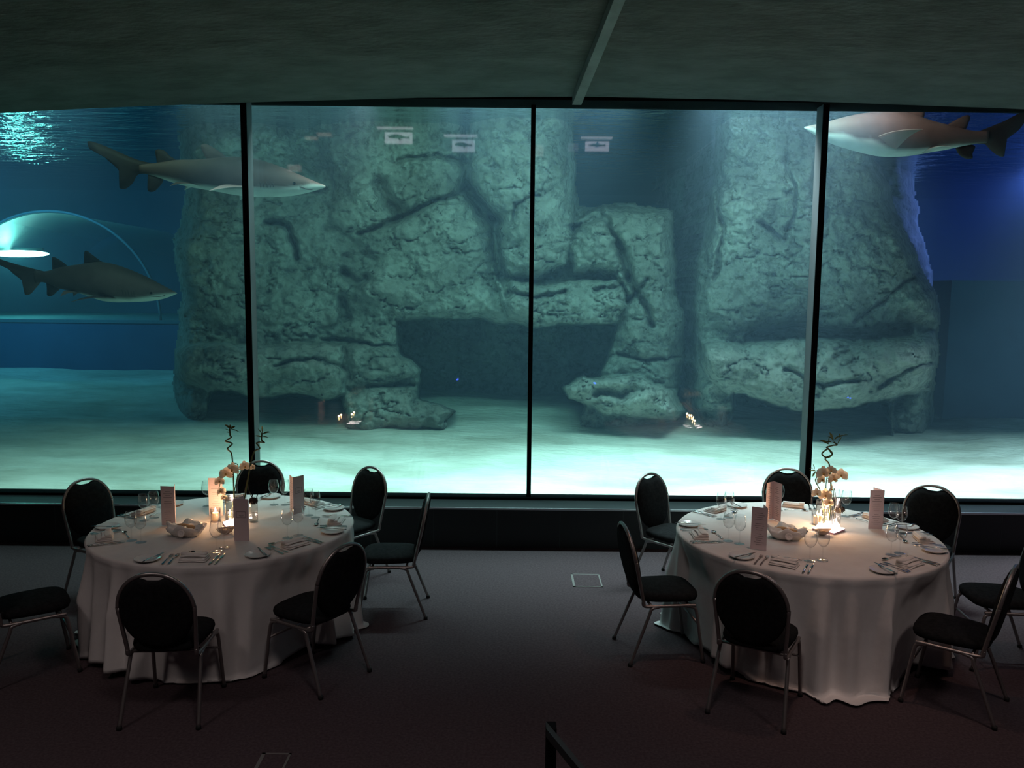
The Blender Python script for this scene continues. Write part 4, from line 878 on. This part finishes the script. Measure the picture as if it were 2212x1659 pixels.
for i, (px_, py_, pw, ph, col, kind, bx_, by_, bw) in enumerate(POST):
    c = at_y(px_, py_, MY); s = MY/CAM_F; hw, hh = pw*s/2, ph*s/2
    t = empty('glowing_poster', (c.x, RWY+.02, c.z)); tag(t, ('glowing poster with a long dark whale outline, reflected left of the middle mullion', 'glowing poster with a small dark whale outline, reflected just left of the middle mullion', 'glowing poster with a dark shark outline, reflected right of the middle mullion')[i], 'poster', 'glowing animal posters on the rear wall')
    MB().box((-hw, 0, -hh), (hw, .03, hh)).build('panel', mat('poster_glow_%d' % i, (.8, .8, .8), emit=col, es=4.2), t, False)  # panel emission stands in for the light bar shining on the poster
    if kind == 'whale': P = [(-.9, .1), (-.6, .3), (-.1, .32), (.3, .18), (.6, .05), (.8, .12), (.98, .10), (.86, -.02), (.98, -.2), (.8, -.15), (.5, -.12), (.2, -.22), (.1, -.45), (0, -.2), (-.5, -.15), (-.85, -.1)]
    else: P = [(-.9, .0), (-.5, .22), (-.1, .25), (.02, .62), (.18, .22), (.6, .1), (.8, .28), (.78, .0), (.85, -.25), (.65, -.08), (.3, -.15), (-.1, -.3), (-.3, -.12), (-.7, -.1)]
    MB().prism([(x*hw*.85, z*hh*1.5+.02) for x, z in P], .031, .036, 1).build('animal_outline', 'black', t, False)
    e = at_y(bx_, by_, MY); b_ = MB().box((e.x-c.x-bw*s/2, -.0, e.z-c.z-.025), (e.x-c.x+bw*s/2, .05, e.z-c.z+.018)); b_.build('light_bar', mat('bar_glow_%d' % i, (1, 1, 1), emit=(.60, .58, .64), es=3.2), t, False)
for i, (px_, py_, pw, ph, col) in enumerate(((672, 298, 26, 7, (.5, .38, .28)), (700, 290, 30, 7, (.5, .38, .28)), (635, 363, 28, 14, (.5, .36, .33)), (1160, 325, 28, 24, (.35, .27, .22)), (1238, 318, 22, 16, (.20, .18, .26)))):
    c = at_y(px_, py_, MY); s = MY/CAM_F; o = MB().box((-pw*s/2, 0, -ph*s/2), (pw*s/2, .03, ph*s/2)).build('glowing_panel', mat('panel_glow_%d' % i, (.6, .5, .4), emit=col, es=1.8), smooth=False)
    o.location = (c.x, RWY+.01, c.z); tag(o, ('dim amber panel, lower of the slanted pair reflected upper left', 'dim amber panel, upper of the slanted pair reflected upper left', 'small pinkish panel reflected above the snout of the left shark', 'faint amber panel reflected beside the middle mullion', 'faint violet panel reflected left of the shark poster')[i], 'panel', 'dim glowing panels on the rear wall')
c = at_y(556, 297, MY); o = MB().blob((0, .03, 0), (.03, .03, .04)).build('spot_lamp', mat('spot_glow', (1, 1, 1), emit=(1, 1, 1), es=22)); o.location = (c.x, RWY, c.z); tag(o, 'tiny bright spot lamp reflected beside the top of the left mullion', 'lamp')
for i, (px_, py_) in enumerate(((445, 855), (988, 820), (1285, 828), (1836, 860))):
    c = at_y(px_, py_, MY); o = MB().blob((0, .02, 0), (.030, .02, .018), 6).build('step_light', mat('blue_led_%d' % i, (.1, .2, 1), emit=(.06, .12, 1), es=22)); o.location = (c.x, RWY, c.z)
    tag(o, ('tiny blue light reflected low on the leftmost rock', 'tiny blue light reflected in the middle of the dark cave', 'tiny blue light reflected on the ledge right of the cave', 'tiny blue light reflected under the overhang of the tall rock')[i], 'light', 'tiny blue lights on the rear wall')
# dark low post by the viewer's feet
a = at_y(1180, 1574, 2.6)
t = empty('handrail_post', (a.x, 2.6, 0)); tag(t, 'dark handrail end rising from the bottom edge of the photo', 'handrail')
MB().box((0, 0, 0), (.035, .05, a.z)).build('post', 'black', t, False, bevel=.004)
MB().add([(.0, 0, a.z-.03), (0, .05, a.z-.03), (0, .05, a.z), (0, 0, a.z), (.35, -.9, a.z-.02), (.35, -.85, a.z-.02), (.35, -.85, a.z+.01), (.35, -.9, a.z+.01)], [(0, 1, 2, 3), (7, 6, 5, 4), (0, 4, 5, 1), (1, 5, 6, 2), (2, 6, 7, 3), (3, 7, 4, 0)]).build('rail', 'dark', t, False)
